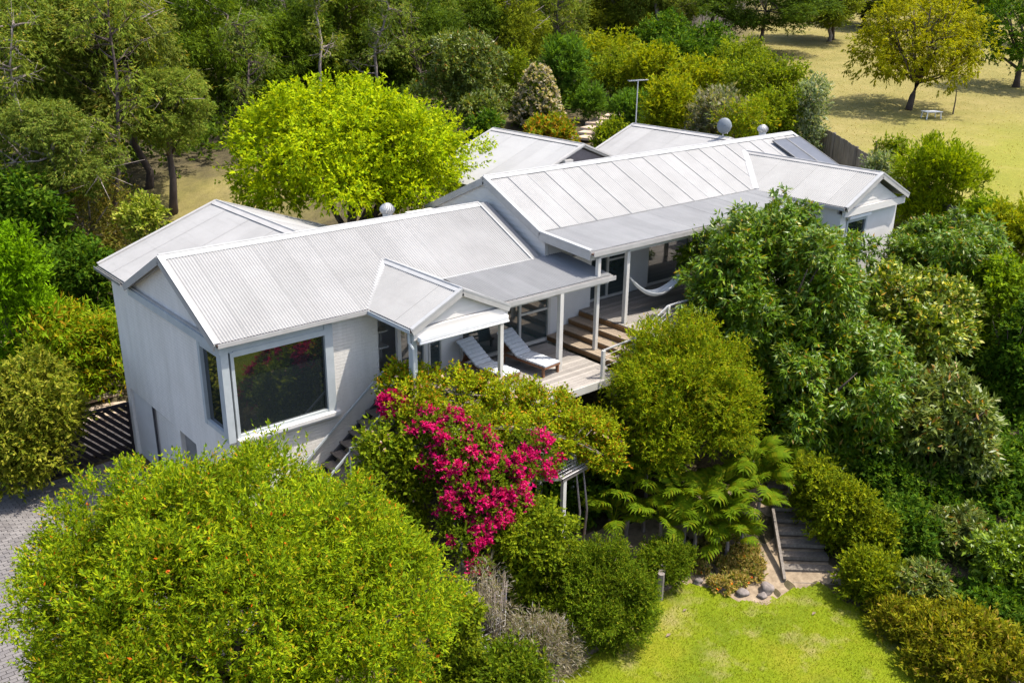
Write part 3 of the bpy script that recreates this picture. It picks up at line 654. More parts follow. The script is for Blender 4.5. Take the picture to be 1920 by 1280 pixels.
part(MB().box((20.35, -3.08, .52), (24.19, -2.97, .76)), 'fascia', 'weatherboard')
part(MB().box((20.5, -2.85, -2.6), (20.88, -2.7, .55)).box((22.2, -2.85, -3.9), (24.1, -2.7, .55)).box((20.88, -2.85, -3.9), (22.2, -2.7, -1.3)).box((20.88, -2.85, .32), (22.2, -2.7, .55)).box((20.5, -2.7, -3.9), (20.65, .6, .75)).box((23.95, -2.7, -3.9), (24.1, .6, .75)), 'wall', 'white_wall')
def window(x0, x1, z0, z1, y, name='window', fr='blue_trim', w=.09, gl='glass', stiles=(), rails=(), depth=.10):
    mb = MB().box((x0, y-.03, z0), (x0+w, y+depth, z1)).box((x1-w, y-.03, z0), (x1, y+depth, z1)).box((x0+w, y-.028, z1-w), (x1-w, y+depth-.002, z1)).box((x0+w, y-.028, z0), (x1-w, y+depth-.002, z0+w))
    for s_ in stiles: mb.box((s_-.035, y-.02, z0+w), (s_+.035, y+depth-.004, z1-w))
    for zz, a, b in rails: mb.box((a, y-.015, zz-.03), (b, y+depth-.006, zz+.03))
    o = part(mb, name, fr); xs_ = [x0+w]+list(stiles)+[x1-w]
    for a, b in zip(xs_[:-1], xs_[1:]):
        MB().box((a+.002, y+.03, z0+w+.002), (b-.002, y+.045, z1-w-.002)).obj('pane', gl, o)
    return o
window(20.9, 22.18, -1.28, .30, -2.84)
o = part(MB().box((20.85, -3.0, .34), (22.22, -2.87, .46)), 'awning_cassette', 'white_awning', bevel=.03)
# -- right back and mid back wings, left back wing
def simple_gable(x, y0, y1, zr, xl, zl, xr, zr2, mat, name='roof', loL=None, loR=None, ends=None, yv=None):
    yv = y0 if yv is None else yv
    a = slab([(xl, yv, zl), (xl, y1, zl), (x, y1, zr), (x, y0, zr)], name)
    Lw = math.hypot(x-xl, zr-zl); corr_sheets(a, (xl, y0, zl), (0, 1, 0), (x-xl, 0, zr-zl), y1-y0, loL or (lambda u: 0), lambda u: Lw, mat, .762, .076, .008)
    b = slab([(xr, yv, zr2), (xr, y1, zr2), (x, y1, zr), (x, y0, zr)], name)
    Rw = math.hypot(xr-x, zr-zr2); corr_sheets(b, (xr, y0, zr2), (0, 1, 0), (x-xr, 0, zr-zr2), y1-y0, loR or (lambda u: 0), lambda u: Rw, mat, .762, .076, .008)
    ridge_cap(a, (x, y0, zr+.01), (x, y1, zr+.01), (xl-x, 0, zl-zr), (xr-x, 0, zr2-zr), .2, 'trim')
    for yy in (ends or (y0, y1)):
        strip(a, (x, yy, zr), (xl, yy, zl), .12, .06, 'trim', 'barge_cap', lift=.04); strip(a, (x, yy, zr), (xr, yy, zr2), .12, .06, 'trim', 'barge_cap', lift=.04)
    return a, b
simple_gable(17.13, 5.96, 11.25, 2.05, 13.5, .62, 20.3, .80, 'roof_bright')
part(MB().prism([(14.0, 6.12, .76), (20.0, 6.12, .83), (17.13, 6.12, 1.92)], (0, .05, 0)), 'gable_wall', 'dark_gable')
part(MB().box((14.2, 6.2, -2.6), (20, 11.0, .85)), 'wall', 'white_wall')
part(MB().box((16.05, 5.8, 1.28), (16.45, 6.0, 1.62)), 'flue_box', 'trim')
simple_gable(22.66, 3.5, 8.62, 2.085, 19.3, .78, 26.1, .78, 'roof')
part(MB().box((19.8, 6, -2.4), (25.7, 8.3, .72)), 'wall', 'white_wall')
# left back wing: valley against the front wing on the near side
L3 = math.hypot(3.65, 1.33)
def loL(u): y = 2.95+u; return 0 if y > 5.62 else (5.62-y)/2.67*L3
simple_gable(3.59, 2.95, 7.85, 1.385, -.06, .05, 7.3, .05, 'roof', loL=loL, loR=loL, ends=(7.85,), yv=5.6)
gutter(r1, (-.1, 5.75, .05), (-.1, 7.85, .05), (-1, 0, 0), .08, .08, False, 'trim_dark')
part(MB().prism([(.2, 7.6, -.1), (7, 7.6, -.1), (3.59, 7.6, 1.25)], (0, .05, 0)), 'gable_wall', 'weatherboard')
# -- walls
wl = MB()
wl.box((.08, 1.42, -3.45), (.28, 7.3, -.03)); wl.box((.08, 7.05, -6.0), (.28, 7.3, -3.45)); wl.box((.08, 3.35, -6.0), (.28, 3.85, -3.45)); wl.box((.08, .12, -6.1), (.28, 2.3, -3.45))
wl.box((.08, .12, -3.45), (.28, 1.42, -2.52)); wl.box((.08, 1.38, -.25), (.30, 1.42, -.1))
wl.box((.08, 3.35, -3.45), (.1, 3.36, -3.45+.001))
part(wl, 'wall', 'wall_brick')
fw_ = MB().box((.28, .12, -6.1), (2.92, .32, -2.52)).box((2.92, .12, -6.1), (4.25, .32, -.06)).box((4.05, .32, -6.1), (4.25, 1.5, -.06)).box((.28, .12, -.32), (2.92, .32, -.06))
part(fw_, 'wall', 'wall_brick')
part(MB().prism([(.10, .1, -.05), (.10, 5.7, -.05), (.10, 2.85, 1.27)], (.08, 0, 0)), 'gable_wall', 'wall_brick')
part(MB().box((-.02, -.02, -.30), (.075, 5.72, -.10)), 'band', 'blue_trim')
part(MB().bar((.02, .25, .03), (.02, 2.85, 1.20), .06, .07), 'gable_trim', 'trim'); part(MB().bar((.02, 5.45, .03), (.02, 2.85, 1.20), .06, .07), 'gable_trim', 'trim')
part(MB().box((.02, .2, -.10), (.08, 5.6, -.04)), 'gable_trim', 'trim')
part(MB().box((.17, 5.40, -6.0), (.22, 7.05, -3.45)), 'garage_door', 'white_wall'); part(MB().box((.19, 3.85, -6.0), (.24, 5.36, -3.45)), 'garage_door', 'wall_brick')
part(MB().box((.2, 2.3, -6.0), (.24, 3.35, -3.6)), 'garage_door', 'trim_dark'); part(MB().box((.11, 5.34, -6.0), (.15, 5.42, -3.4)), 'downpipe', 'ladder_dark')
# corner window
cw = MB().box((.02, .02, -2.55), (.20, .20, -.12)).box((.26, .05, -2.50), (.34, .20, -.34)).box((2.70, .06, -2.50), (2.92, .20, -.2)).box((.34, .06, -.46), (2.70, .20, -.32)).box((.34, .08, -2.50), (2.70, .20, -2.43)).box((.2, .09, -.34), (2.9, .16, -.2))
cw = part(cw, 'corner_window', 'blue_trim')
MB().box((.34, .14, -2.43), (2.70, .155, -.46)).obj('pane', 'glass', cw)
MB().box((.24, -.06, -2.60), (2.98, .12, -2.50)).box((.24, -.02, -2.66), (2.98, .12, -2.602)).obj('sill', 'white_wall', cw, bevel=.008)
sw = part(MB().box((.04, .20, -2.50), (.24, .32, -.3)).box((.04, 1.28, -2.5), (.2, 1.42, -.3)).box((.05, .32, -.46), (.24, 1.28, -.30)).box((.05, .32, -2.5), (.24, 1.28, -2.38)), 'side_window', 'blue_trim')
MB().box((.13, .32, -2.38), (.145, 1.28, -.46)).obj('pane', 'glass', sw)
# rooms behind the verandahs
wy = .20
part(MB().box((6.30, wy, -2.35), (6.92, wy+.15, .1)).box((10.28, wy, -2.9), (11.95, wy+.16, .05)).box((4.25, 1.4, -2.35), (6.3, 1.5, .3)).box((5.75, wy, -2.35), (5.86, wy+.12, -.05)), 'wall', 'white_wall')
part(MB().box((4.25, .14, -2.36), (4.85, .34, -2.20)).box((4.3, .5, -1.4), (4.8, .8, -1.36)).box((4.3, .5, -.95), (4.8, .8, -.91)), 'window_shelf', 'shelf')
window(4.9, 5.75, -2.35, -.12, wy, 'window', 'post_paint', .06, 'door_glass'); window(5.86, 6.30, -2.35, -.12, wy, 'window', 'post_paint', .05, 'door_glass')
window(4.28, 4.84, -1.9, -.2, .9, 'window', 'post_paint', .05, 'white_wall')
window(6.92, 10.28, -2.35, -.05, wy, 'sliding_door', 'post_paint', .09, 'door_glass', (9.11,), ((-1.35, 9.14, 10.19),))
window(11.95, 14.0, -1.67, .46, .52, 'sliding_door', 'post_paint', .07, 'door_glass', (13.0,), ((-.45, 13.03, 13.93),))
part(MB().box((14.0, .50, -1.67), (14.85, .66, .46)), 'wall', 'white_wall')
window(14.85, 17.0, -1.67, .46, .56, 'sliding_door', 'post_paint', .07, 'door_glass')
window(17.0, 20.5, -1.67, .46, .56, 'sliding_door', 'post_paint', .09, 'door_glass', (18.2, 19.4))
part(MB().box((10.3, .6, .40), (20.5, .7, .84)), 'wall', 'weatherboard')
part(MB().box((4.25, .36, -6.0), (10.3, .46, -2.45)).box((10.3, .7, -5.0), (20.5, .8, -1.75)), 'foundation_wall', 'concrete')
for a, b in (((.5, 7.1, -6), (7, 7.5, -.1)), ((9.0, 5.5, -5), (25.7, 5.8, .7)), ((25.8, .8, -3.4), (26.0, 5.8, .8))): part(MB().box(a, b), 'wall', 'wall_brick')

# -- deck, steps and rail: one timber deck
DK = empty('timber_deck', (10, -1.2, -2.35), 'weathered grey timber deck on two levels joined by wide steps along the house front', 'deck')
DO = Vector((10, -1.2, -2.35))
def dpart(mb, name, mat, bevel=0):
    o = mb.obj(name, mat, DK, bevel=bevel); o.location = -DO; return o
bm1 = MB().box((-2.9, -.066, -.03), (2.9, .066, 0)).mesh('deck_board', 'deck'); bm2 = MB().box((-4.4, -.066, -.03), (4.4, .066, 0)).mesh('deck_board', 'deck')
y = -2.98
while y < .1: instance(bm1, 'board', DK, Vector((7.12+rng.normal()*.004, y, -2.35))-DO); y += .14
y = -2.85
while y < .48: instance(bm2, 'board', DK, Vector((15.88, y, -1.67))-DO); y += .14
for i, (xa, z) in enumerate(((10.15, -2.18), (10.60, -2.01), (11.02, -1.84))):
    xb = (10.62, 11.04, 11.46)[i]
    for k in range(3):
        w = (xb-xa)/3; dpart(MB().box((xa+k*w-.015, -2.85, z-.03), (xa+(k+1)*w-.022, .16, z)), 'tread_board', 'step_wood')
    dpart(MB().box((xa+.0, -2.84, z-.165), (xa+.02, .158, z-.032)), 'riser', 'riser_wood')
dpart(MB().box((11.44, -2.84, -1.838), (11.46, .158, -1.702)), 'riser', 'riser_wood')
dpart(MB().box((4.2, -3.08, -2.56), (10.02, -3.05, -2.35)).box((10.02, -3.06, -2.56), (10.05, -2.85, -2.35)).box((11.46, -2.95, -1.90), (20.3, -2.92, -1.67)).box((10.14, -2.9, -2.4), (11.46, -2.87, -2.2)), 'fascia', 'post_paint')
dpart(MB().box((4.3, -2.9, -2.5), (10.0, .1, -2.385)).box((11.5, -2.85, -1.85), (20.2, .45, -1.71)), 'joists', 'grey_wood')
for x, y, z in ((4.5, -2.9, -2.5), (7.2, -2.9, -2.5), (9.9, -2.9, -2.5), (12, -2.8, -1.8), (15, -2.8, -1.8), (18, -2.8, -1.8)): dpart(MB().box((x-.06, y-.06, -6.2), (x+.06, y+.06, z)), 'stump', 'post_paint')
RP = [(9.35, -2.95, -2.5, -1.55), (10.6, -2.92, -2.1, -1.50), (12.0, -2.86, -1.67, -.86), (15.0, -2.86, -1.67, -.86), (18.0, -2.86, -1.67, -.86)]
for x, y, z0, z1 in RP: dpart(MB().box((x-.045, y-.045, z0), (x+.045, y+.045, z1)), 'rail_post', 'post_paint', .006)
for a, b in zip(RP[:-1], RP[1:]):
    dpart(MB().bar((a[0], a[1], a[3]), (b[0], b[1], b[3]), .05, .035), 'handrail', 'metal')
    for k in (1, 2, 3): dpart(MB().tube([(a[0], a[1], a[3]-.16*k), (b[0], b[1], b[3]-.16*k)], .006, 4), 'rail_wire', 'metal')
# outside stair
ST = empty('outside_stair', (3.0, -.55, -5.8), 'dark timber stair climbing along the front wall to the deck', 'stairs'); SO = Vector((3.0, -.55, -5.8))
tm = MB().box((-.15, -.55, -.04), (.15, .55, 0)).mesh('tread', 'sleeper')
for k in range(14): instance(tm, 'tread', ST, Vector((4.15-.27*k, -.50, -2.53-.215*k))-SO)
for y, nm in ((.02, 'handrail'), (-1.08, 'handrail')):
    o = MB().bar((4.3, y, -1.80), (.75, y, -4.55), .04, .05).obj(nm, 'blue_trim', ST); o.location = -SO
    o = MB().bar((4.3, y-.0, -2.52), (.75, y, -5.30), .05, .22).obj('stringer', 'ladder_dark', ST); o.location = -SO
for x in (.9, 2.6, 4.1):
    o = MB().box((x-.03, -1.10, -5.3+.785*(x-.75)), (x+.03, -1.04, -4.45+.775*(x-.75))).obj('baluster', 'blue_trim', ST); o.location = -SO

# -- loungers
def lounger(loc_, rz, label):
    L_ = empty('sun_lounger', loc_, label, 'sun lounger', 'sun loungers on the deck'); L_.rotation_euler = (0, 0, rz)
    fr = MB()
    for s_ in (-1, 1):
        fr.box((s_*.29-.02, -.95, .24), (s_*.29+.02, .75, .30))
    for y in (-.93, -.3, .3, .72): fr.box((-.27, y-.03, .25), (.27, y+.03, .29))
    fr.obj('frame', 'lounger_wood', L_)
    for s_ in (-1, 1):
        for y in (-.88, .62): MB().box((s_*.29-.03, y-.03, 0), (s_*.29+.03, y+.03, .239)).obj('leg', 'lounger_wood', L_)
    bk = MB()
    for s_ in (-1, 1): bk.bar((s_*.25, .12, .30), (s_*.25, .88, .80), .035, .05)
    bk.bar((0, .75, .28), (0, .62, .62), .4, .03); bk.obj('backrest', 'lounger_wood', L_)
    # channelled cushion
    prof = [(-.95, .325), (.12, .33), (.90, .84)]
    def seg(a, b, n, name):
        for k in range(n):
            p = Vector((0, a[0]+(b[0]-a[0])*k/n, a[1]+(b[1]-a[1])*k/n)); q = Vector((0, a[0]+(b[0]-a[0])*(k+1)/n, a[1]+(b[1]-a[1])*(k+1)/n)); d = (q-p)*.02
            o = MB().bar(p+d, q-d, .60, .07, (0, 0, 1)).obj(name, 'cushion', L_); b_ = o.modifiers.new('bevel', 'BEVEL'); b_.width = .025; b_.segments = 3
    seg(prof[0], prof[1], 8, 'cushion_panel'); seg(prof[1], prof[2], 7, 'cushion_panel')
lounger((8.33, -1.02, -2.35), .10, 'right-hand grey cushioned lounger by the sliding door')
lounger((7.02, -.88, -2.35), .10, 'left-hand grey cushioned lounger behind the porch post')
# -- hammock
hm = empty('hammock', (13.3, -1.1, -1.2), 'white string hammock slung between verandah posts', 'hammock')
V_, F_ = [], []
A, B = Vector((12.05, -1.3, -.42)), Vector((14.95, -1.2, -.35))
n = 30; mrow = 9
for i in range(n+1):
    t = i/n; p = A.lerp(B, t); sag = 4*t*(1-t)*.85; w = .34*math.sin(math.pi*t)**.8+.02
    for j in range(mrow):
        a = (j/(mrow-1)-.5)*math.pi; V_.append((p.x-13.3, p.y+math.sin(a)*w*.45+1.1, p.z-sag-math.cos(a)*w*.42+.42*w+1.2+.012*math.sin(j*9.)))
for i in range(n):
    for j in range(mrow-1): F_.append((i*mrow+j, (i+1)*mrow+j, (i+1)*mrow+j+1, i*mrow+j+1))
MB().add(V_, F_).obj('cloth', 'hammock', hm, True)
MB().tube([(A.x-13.3, A.y+1.1, A.z+1.2), (11.72-13.3, -1.5+1.1, -.2+1.2)], .012, 4).obj('rope', 'rope', hm); MB().tube([(B.x-13.3, B.y+1.1, B.z+1.2), (15.2-13.3, -1.5+1.1, -.1+1.2)], .012, 4).obj('rope', 'rope', hm)
for j in range(4): MB().tube([(V_[i*mrow+2*j+1][0], V_[i*mrow+2*j+1][1], V_[i*mrow+2*j+1][2]+.012) for i in range(0, n+1, 2)], .012, 4).obj('cord', 'white_awning', hm)

# -- roof things
def whirly(x, y, z, label):
    w = empty('roof_ventilator', (x, y, z), label, 'ventilator', 'spinning roof ventilators')
    MB().tube([(0, 0, -.25), (0, 0, .22)], .14, 12).obj('base', 'metal', w)
    for k in range(18):
        a = k*2*math.pi/18; pts = []
        for j in range(6):
            t = j/5; h = .20+.30*t; r_ = .10+.13*math.sin(t*math.pi*.9+.2); aa = a+t*.5; pts.append((r_*math.cos(aa), r_*math.sin(aa), h))
        vs = []; 
        for p in pts: aa = math.atan2(p[1], p[0])+.26; vs += [p, (p[0]*.9*math.cos(.0)-0*p[1], p[1]*.9, p[2])]; vs[-1] = (math.hypot(p[0], p[1])*.93*math.cos(aa), math.hypot(p[0], p[1])*.93*math.sin(aa), p[2])
        MB().add(vs, [(2*j, 2*j+1, 2*j+3, 2*j+2) for j in range(5)]).obj('vane', 'metal', w, True)
    MB().tube([(0, 0, .48), (0, 0, .52)], [.13, .05], 12).obj('cap', 'metal', w, True)
whirly(6.75, 3.35, 1.18, 'silver spinning vent behind the ridge of the left roof'); whirly(24.75, 3.55, 1.95, 'silver spinning vent at the right end of the main ridge')
ds = empty('satellite_dish', (22.7, 3.9, 2.05), 'grey oval satellite dish on the right back roof', 'satellite dish')
V_, F_ = [], []
for i in range(6):
    for j in range(16): r_ = i/5*.27; a = j*math.pi/8; V_.append((r_*math.cos(a), .12*(i/5)**2-.15, .50+r_*1.12*math.sin(a)))
for i in range(5):
    for j in range(16): F_.append((i*16+j, i*16+(j+1) % 16, (i+1)*16+(j+1) % 16, (i+1)*16+j))
o = MB().add(V_, F_).obj('reflector', 'dish', ds, True); o.modifiers.new('s', 'SOLIDIFY').thickness = .02; o.rotation_euler = (0, 0, -.9)
MB().tube([(0, 0, -.1), (0, .05, .3), (0, -.1, .6)], .025, 6).obj('mast', 'metal', ds); MB().tube([(.1, -.1, .2), (.45, .1, .45)], .015, 5).obj('arm', 'metal', ds)
MB().tube([(.42, .1, .42), (.54, .1, .44)], .06, 8).obj('receiver', 'white_awning', ds)
an = empty('television_antenna', (22.66, 8.5, 2.1), 'thin television antenna at the back end of the right back ridge', 'antenna')
MB().tube([(0, 0, -.1), (0, 0, 1.85)], .025, 6).obj('mast', 'metal', an); MB().bar((-.45, .1, 1.8), (.5, -.1, 1.83), .03).obj('boom', 'metal', an)
for k in range(8): MB().bar((-.42+k*.12, -.22, 1.82), (-.42+k*.12, .22, 1.82), .012).obj('element', 'metal', an)
sn = Vector((0, -1.2, 2.611)).normalized()
for k, lb_ in enumerate(('left of the two dark solar collectors on the right end of the roof', 'right of the two dark solar collectors, along the roof edge')):
    x0 = 24.2+k*.93; b0 = Vector((x0, .75, .965))+sn*.09; b1 = Vector((x0, 2.72, 1.87))+sn*.09; ex = Vector((.88, 0, 0))
    s_ = empty('solar_panel', b0, lb_, 'solar panel', 'solar collectors on the roof')
    MB().prism([Vector(), ex, ex+b1-b0, b1-b0], sn*.05).obj('panel', 'solar', s_)
    for p, q in ((Vector(), ex), (b1-b0, b1-b0+ex), (Vector(), b1-b0), (ex, ex+b1-b0)): MB().bar(p+sn*.055, q+sn*.055, .03, .02, sn).obj('frame', 'trim_dark', s_)

# -- gate with sloping slats
gt = empty('slatted_gate', (-.75, 7.35, -5.7), 'dark stained gate of closely set diagonal slats beside the left wall', 'gate')
gx0, gx1, gz0, gz1 = -1.55, .85, -.12, 1.68
MB().box((gx0, -.03, gz1-.08), (gx1, .03, gz1)).box((gx0, -.03, gz0), (gx1, .03, gz0+.08)).box((gx0, -.03, gz0+.08), (gx0+.08, .03, gz1-.08)).box((gx1-.08, -.03, gz0+.08), (gx1, .03, gz1-.08)).obj('frame', 'gate', gt)
c0 = gx0-1.9
while c0 < gx1:
    # slat runs down to the right at 50 degrees
    pts = []
    for zz in (gz0+.05, gz1-.05): pts.append((c0+(gz1-zz)*.95, zz))
    (xb, zb), (xt, zt) = pts
    def clipx(x): return (zt+(x-xt)*(zb-zt)/(xb-xt))
    p0 = (xt, zt) if xt > gx0 else (gx0+.03, clipx(gx0+.03)); p1 = (xb, zb) if xb < gx1 else (gx1-.03, clipx(gx1-.03))
    if p0[0] < gx1-.08 and p1[0] > gx0+.08: MB().bar((p0[0], .045, p0[1]), (p1[0], .045, p1[1]), .018, .115, (0, 1, 0)) if False else MB().bar((p0[0], .045, p0[1]), (p1[0], .045, p1[1]), .125, .018, (0, 1, 0)).obj('slat', 'gate', gt)
    c0 += .235

# -- pergola with wire mesh
PG = empty('pergola', (6, -4, -6.0), 'timber pergola with rusty wire mesh top below the deck', 'pergola'); PO = Vector((6, -4, -6.0))
def ppart(mb, name, mat): o = mb.obj(name, mat, PG); o.location = -PO; return o
for x, y, z1 in ((6.15, -4.9, -3.52), (7.75, -3.6, -3.6), (5.25, -4.6, -3.2), (4.3, -3.3, -2.6)): ppart(MB().box((x-.05, y-.05, -6.3), (x+.05, y+.05, z1)), 'post', 'post_paint')
ppart(MB().bar((6.05, -4.93, -3.48), (7.55, -4.72, -3.5), .09, .09), 'beam', 'grey_wood'); ppart(MB().bar((6.1, -4.9, -3.46), (4.6, -4.85, -3.02), .08, .08), 'beam', 'grey_wood')
ppart(MB().bar((7.6, -3.2, -3.4), (4.3, -3.2, -2.82), .08, .08), 'beam', 'grey_wood')
wm = MB(); ex, ey = Vector((1.5, .2, -.02)), Vector((-.1, 2.1, .3)); o0 = Vector((6.0, -5.0, -3.40))
for k in range(22):
    t = k/21; wm.tube([o0+ex*t*1.0, o0+ex*t+ey], .010, 3); wm.tube([o0+ey*t, o0+ey*t+ex], .010, 3)
ppart(wm, 'wire_mesh', 'wire')
# trellis and stakes
tr = empty('wire_trellis', (2.9, -6.2, -5.9), 'rusty wire trellis panel leaning among dry twigs', 'trellis'); a0 = Vector((2.3, -6.39, -5.78)); ax_ = Vector((.72, -.05, .03)); ay_ = Vector((.95, 1.0, 1.05)); wm = MB(); t0 = Vector((2.9, -6.2, -5.9))
for k in range(7): wm.tube([a0-t0+ax_*k/6, a0-t0+ax_*k/6+ay_], .007, 3)
for k in range(15): wm.tube([a0-t0+ay_*k/14, a0-t0+ay_*k/14+ax_], .007, 3)
wm.obj('mesh', 'wire', tr)
for (x, y, h, lx, lab) in ((3.94, -5.91, 1.0, 0, 'short black garden stake right of the wire trellis'), (2.35, -6.23, 1.25, .12, 'leaning black garden stake left of the wire trellis'), (3.6, -4.9, 1.5, .05, 'tall black garden stake above the wire trellis')):
    tag(MB().tube([(0, 0, 0), (lx, 0, h)], .022, 6).obj('garden_stake', 'black_stake'), lab, 'stake', 'black garden stakes').location = (x, y, -6.2)
for (x, y, dx, dy, n_, h, lab) in ((7.35, -7.1, .17, .13, 4, .75, 'row of upright timber retaining posts under the trailing rosemary'), (3.65, -7.25, .18, -.06, 3, .6, 'stub of upright timber posts at the bottom lawn edge')):
    w = empty('retaining_posts', (x, y, -6.3), lab, 'retaining wall')
    for k in range(n_): MB().tube([(dx*k, dy*k, -.1), (dx*k, dy*k, h+rng.normal()*.04)], .085, 9).obj('log', 'grey_wood', w)
# garden steps
GS = empty('garden_steps', (11.6, -7.8, -6), 'timber edged garden steps climbing from the lawn into deep shade', 'steps')
A = Vector((10.75, -9.1, -6.28)); B = Vector((13.1, -6.6, -5.1)); dv = Vector((B.x-A.x, B.y-A.y, 0)); sd = Vector((-dv.y, dv.x, 0)).normalized()
ang = math.atan2(dv.y, dv.x); tread = MB().box((-.13, -.55, -.1), (.13, .62, .0)).mesh('sleeper', 'sleeper'); gr = MB().box((-.26, -.53, -.1), (.16, .60, -.025)).mesh('gravel_tread', 'bed_soil')
for k in range(9):
    p = A.lerp(B, (k+.3)/9); p.z = -6.2+k*.13; instance(tread, 'sleeper', GS, p-GS.location, (0, 0, ang+rng.normal()*.03)); instance(gr, 'gravel_tread', GS, p-GS.location+dv.normalized()*.28, (0, 0, ang))
a = A+sd*.70; b = A+(B-A)*.55+sd*.70; MB().bar(a-GS.location+Vector((0, 0, .12)), b-GS.location+Vector((0, 0, .35)), .07, .16).obj('edge_board', 'sleeper', GS)
# rocks and the succulent bed
def rock(x, y, s_, lab):
    rg = np.random.default_rng(int(abs(x*100))); import bmesh; bm = bmesh.new(); bmesh.ops.create_icosphere(bm, subdivisions=3, radius=1)
    ph = rg.uniform(0, 6, 6)
    for v in bm.verts:
        c = v.co; f = 1+.16*math.sin(c.x*3+ph[0])*math.sin(c.y*3.3+ph[1])+.12*math.sin(c.z*4+ph[2]+c.x*2)+.05*math.sin(c.x*9+ph[3])*math.sin(c.z*8+ph[4]); v.co = Vector((c.x*s_*f, c.y*s_*.8*f, c.z*s_*.7*f))
    me = bpy.data.meshes.new('rock'); bm.to_mesh(me); bm.free(); me.materials.append(MATS['rock']); me.polygons.foreach_set('use_smooth', [True]*len(me.polygons))
    tag(instance(me, 'garden_rock', None, (x, y, float(fz(np.array(x), np.array(y)))+s_*.3)), lab, 'rock', 'rocks edging the succulent bed')
rock(9.05, -8.25, .17, 'dark rounded rock at the lower edge of the succulent bed'); rock(9.6, -8.55, .21, 'larger grey rock beside the bottom garden step')
rock(8.6, -7.25, .14, 'small rock at the left end of the succulent bed'); rock(9.35, -8.62, .13, 'small stone between the two larger garden rocks')
rock(8.85, -7.8, .15, 'small pale rock halfway along the succulent bed edge'); rock(18.5, -10.4, .3, 'pale rock in deep shade at the right edge of the picture')
SB = [(x, y, float(fz(np.array(x), np.array(y)))+.05, q, q, q*.7) for x, y, q in [(8.7+rng.uniform(0, 1)*1.9, -8.1+rng.uniform(0, 1)*1.7, rng.uniform(.10, .24)) for _ in range(46)]]
SB = [s_ for s_ in SB if s_[0]-s_[1] < 18.6]
pp, dd = lobe_points(SB, 1500, rng, (.7, 1.1), .1, -.1)
tag(instance(sprigs('succulents', pp, dd, 'succulent', 'leaf_succulent', rng, 1.0), 'succulent_bed'), 'mixed straw and green succulents in the bed left of the garden steps', 'succulents', kind='stuff')
pp, dd = lobe_points(SB, 46, rng, (1.0, 1.3), 0, .2)
tag(instance(sprigs('orange_flowers', pp, dd, 'orange', 'leaf_orange', rng, 1.1), 'orange_flowers'), 'scattered small orange flowers in the succulent bed', 'flowers', kind='stuff')
# fences
def paling_fence(name, A, B, h, label, step=.12, top=None):
    A = np.array(A, float); B = np.array(B, float); L_ = np.linalg.norm(B-A); n_ = int(L_/step); g0 = float(fz(A[0], A[1])); root = empty(name, (A[0], A[1], g0), label, 'fence')
    d = (B-A)/L_; mb = MB()
    for k in range(n_):
        p = A+d*(k*step); z = float(fz(p[0], p[1]))-g0; hh = h+rng.normal()*.012; q = (p-A)
        nrm = Vector((-d[1], d[0], 0)); c_ = Vector((q[0], q[1], 0))+nrm*(.012 if k % 2 else 0)
        mb.bar(c_+Vector((0, 0, z-.1)), c_+Vector((0, 0, z+hh)), step*.94, .016, nrm)
    tag(mb.obj('palings', 'grey_wood', root), kind='stuff')
    for r_ in (.35, h-.3):
        rb = MB()
        for k in range(0, n_-10, 20):
            p, q = A+d*(k*step), A+d*(min(k+20, n_)*step); rb.bar((p[0]-A[0]-d[1]*.04, p[1]-A[1]+d[0]*.04, float(fz(p[0], p[1]))-g0+r_), (q[0]-A[0]-d[1]*.04, q[1]-A[1]+d[0]*.04, float(fz(q[0], q[1]))-g0+r_), .04, .08)
        rb.obj('rail', 'grey_wood', root)
    for k in range(0, n_, 20):
        p = A+d*(k*step); z = float(fz(p[0], p[1]))-g0; MB().box((p[0]-A[0]-.06, p[1]-A[1]-.06, z-.2), (p[0]-A[0]+.06, p[1]-A[1]+.06, z+h+.05)).obj('post', 'grey_wood', root)
paling_fence('paling_fence', (37.2, 9.2), (29.2, -4.0), 1.75, 'grey timber paling fence running downhill behind the right end of the house')
paling_fence('paling_fence', (66.0, 43.5), (79.5, 45.8), 2.0, 'far timber paling fence behind the trees at the top right')
# table on the lawn
tb = empty('garden_table', (51.3, 9.9, .05), 'small low white table on the far lawn beside the golden acacia', 'table'); tb.rotation_euler = (0, 0, -.5)
MB().box((-.55, -.35, .42), (.55, .35, .47)).obj('tabletop', 'white_awning', tb, bevel=.02)
for sx_ in (-1, 1):
    for sy_ in (-1, 1): MB().bar((sx_*.45, sy_*.27, .42), (sx_*.5, sy_*.3, 0), .05).obj('leg', 'white_awning', tb)
sw_ = link(bpy.data.objects.new('sapling', MB().tube([(0, 0, 0), (.05, 0, .9), (-.05, 0, 1.6)], [.05, .04, .02], 5).mesh('sapling', 'bark'))); sw_.location = (53.5, 9.6, .2); tag(sw_, 'thin bare sapling stem right of the acacia trunk', 'sapling')
# terraced steps beyond the roofs
TS = empty('stone_steps', (30.2, 19, -.55), 'broad pale stone steps between plantings beyond the roofs', 'steps'); tb_ = MB().box((-.55, -.45, 0), (.55, .45, .14)).mesh('stone_tread', 'path_paving')
for k, (x, y) in enumerate(((30.2, 19.0), (31.1, 19.8), (31.9, 20.4), (32.9, 21.1), (34.0, 21.6), (35.2, 21.9), (36.3, 22.3))): instance(tb_, 'stone_tread', TS, (x-30.2, y-19, float(fz(np.array(x), np.array(y)))+.65+.02*k), (0, 0, .4+rng.normal()*.1))

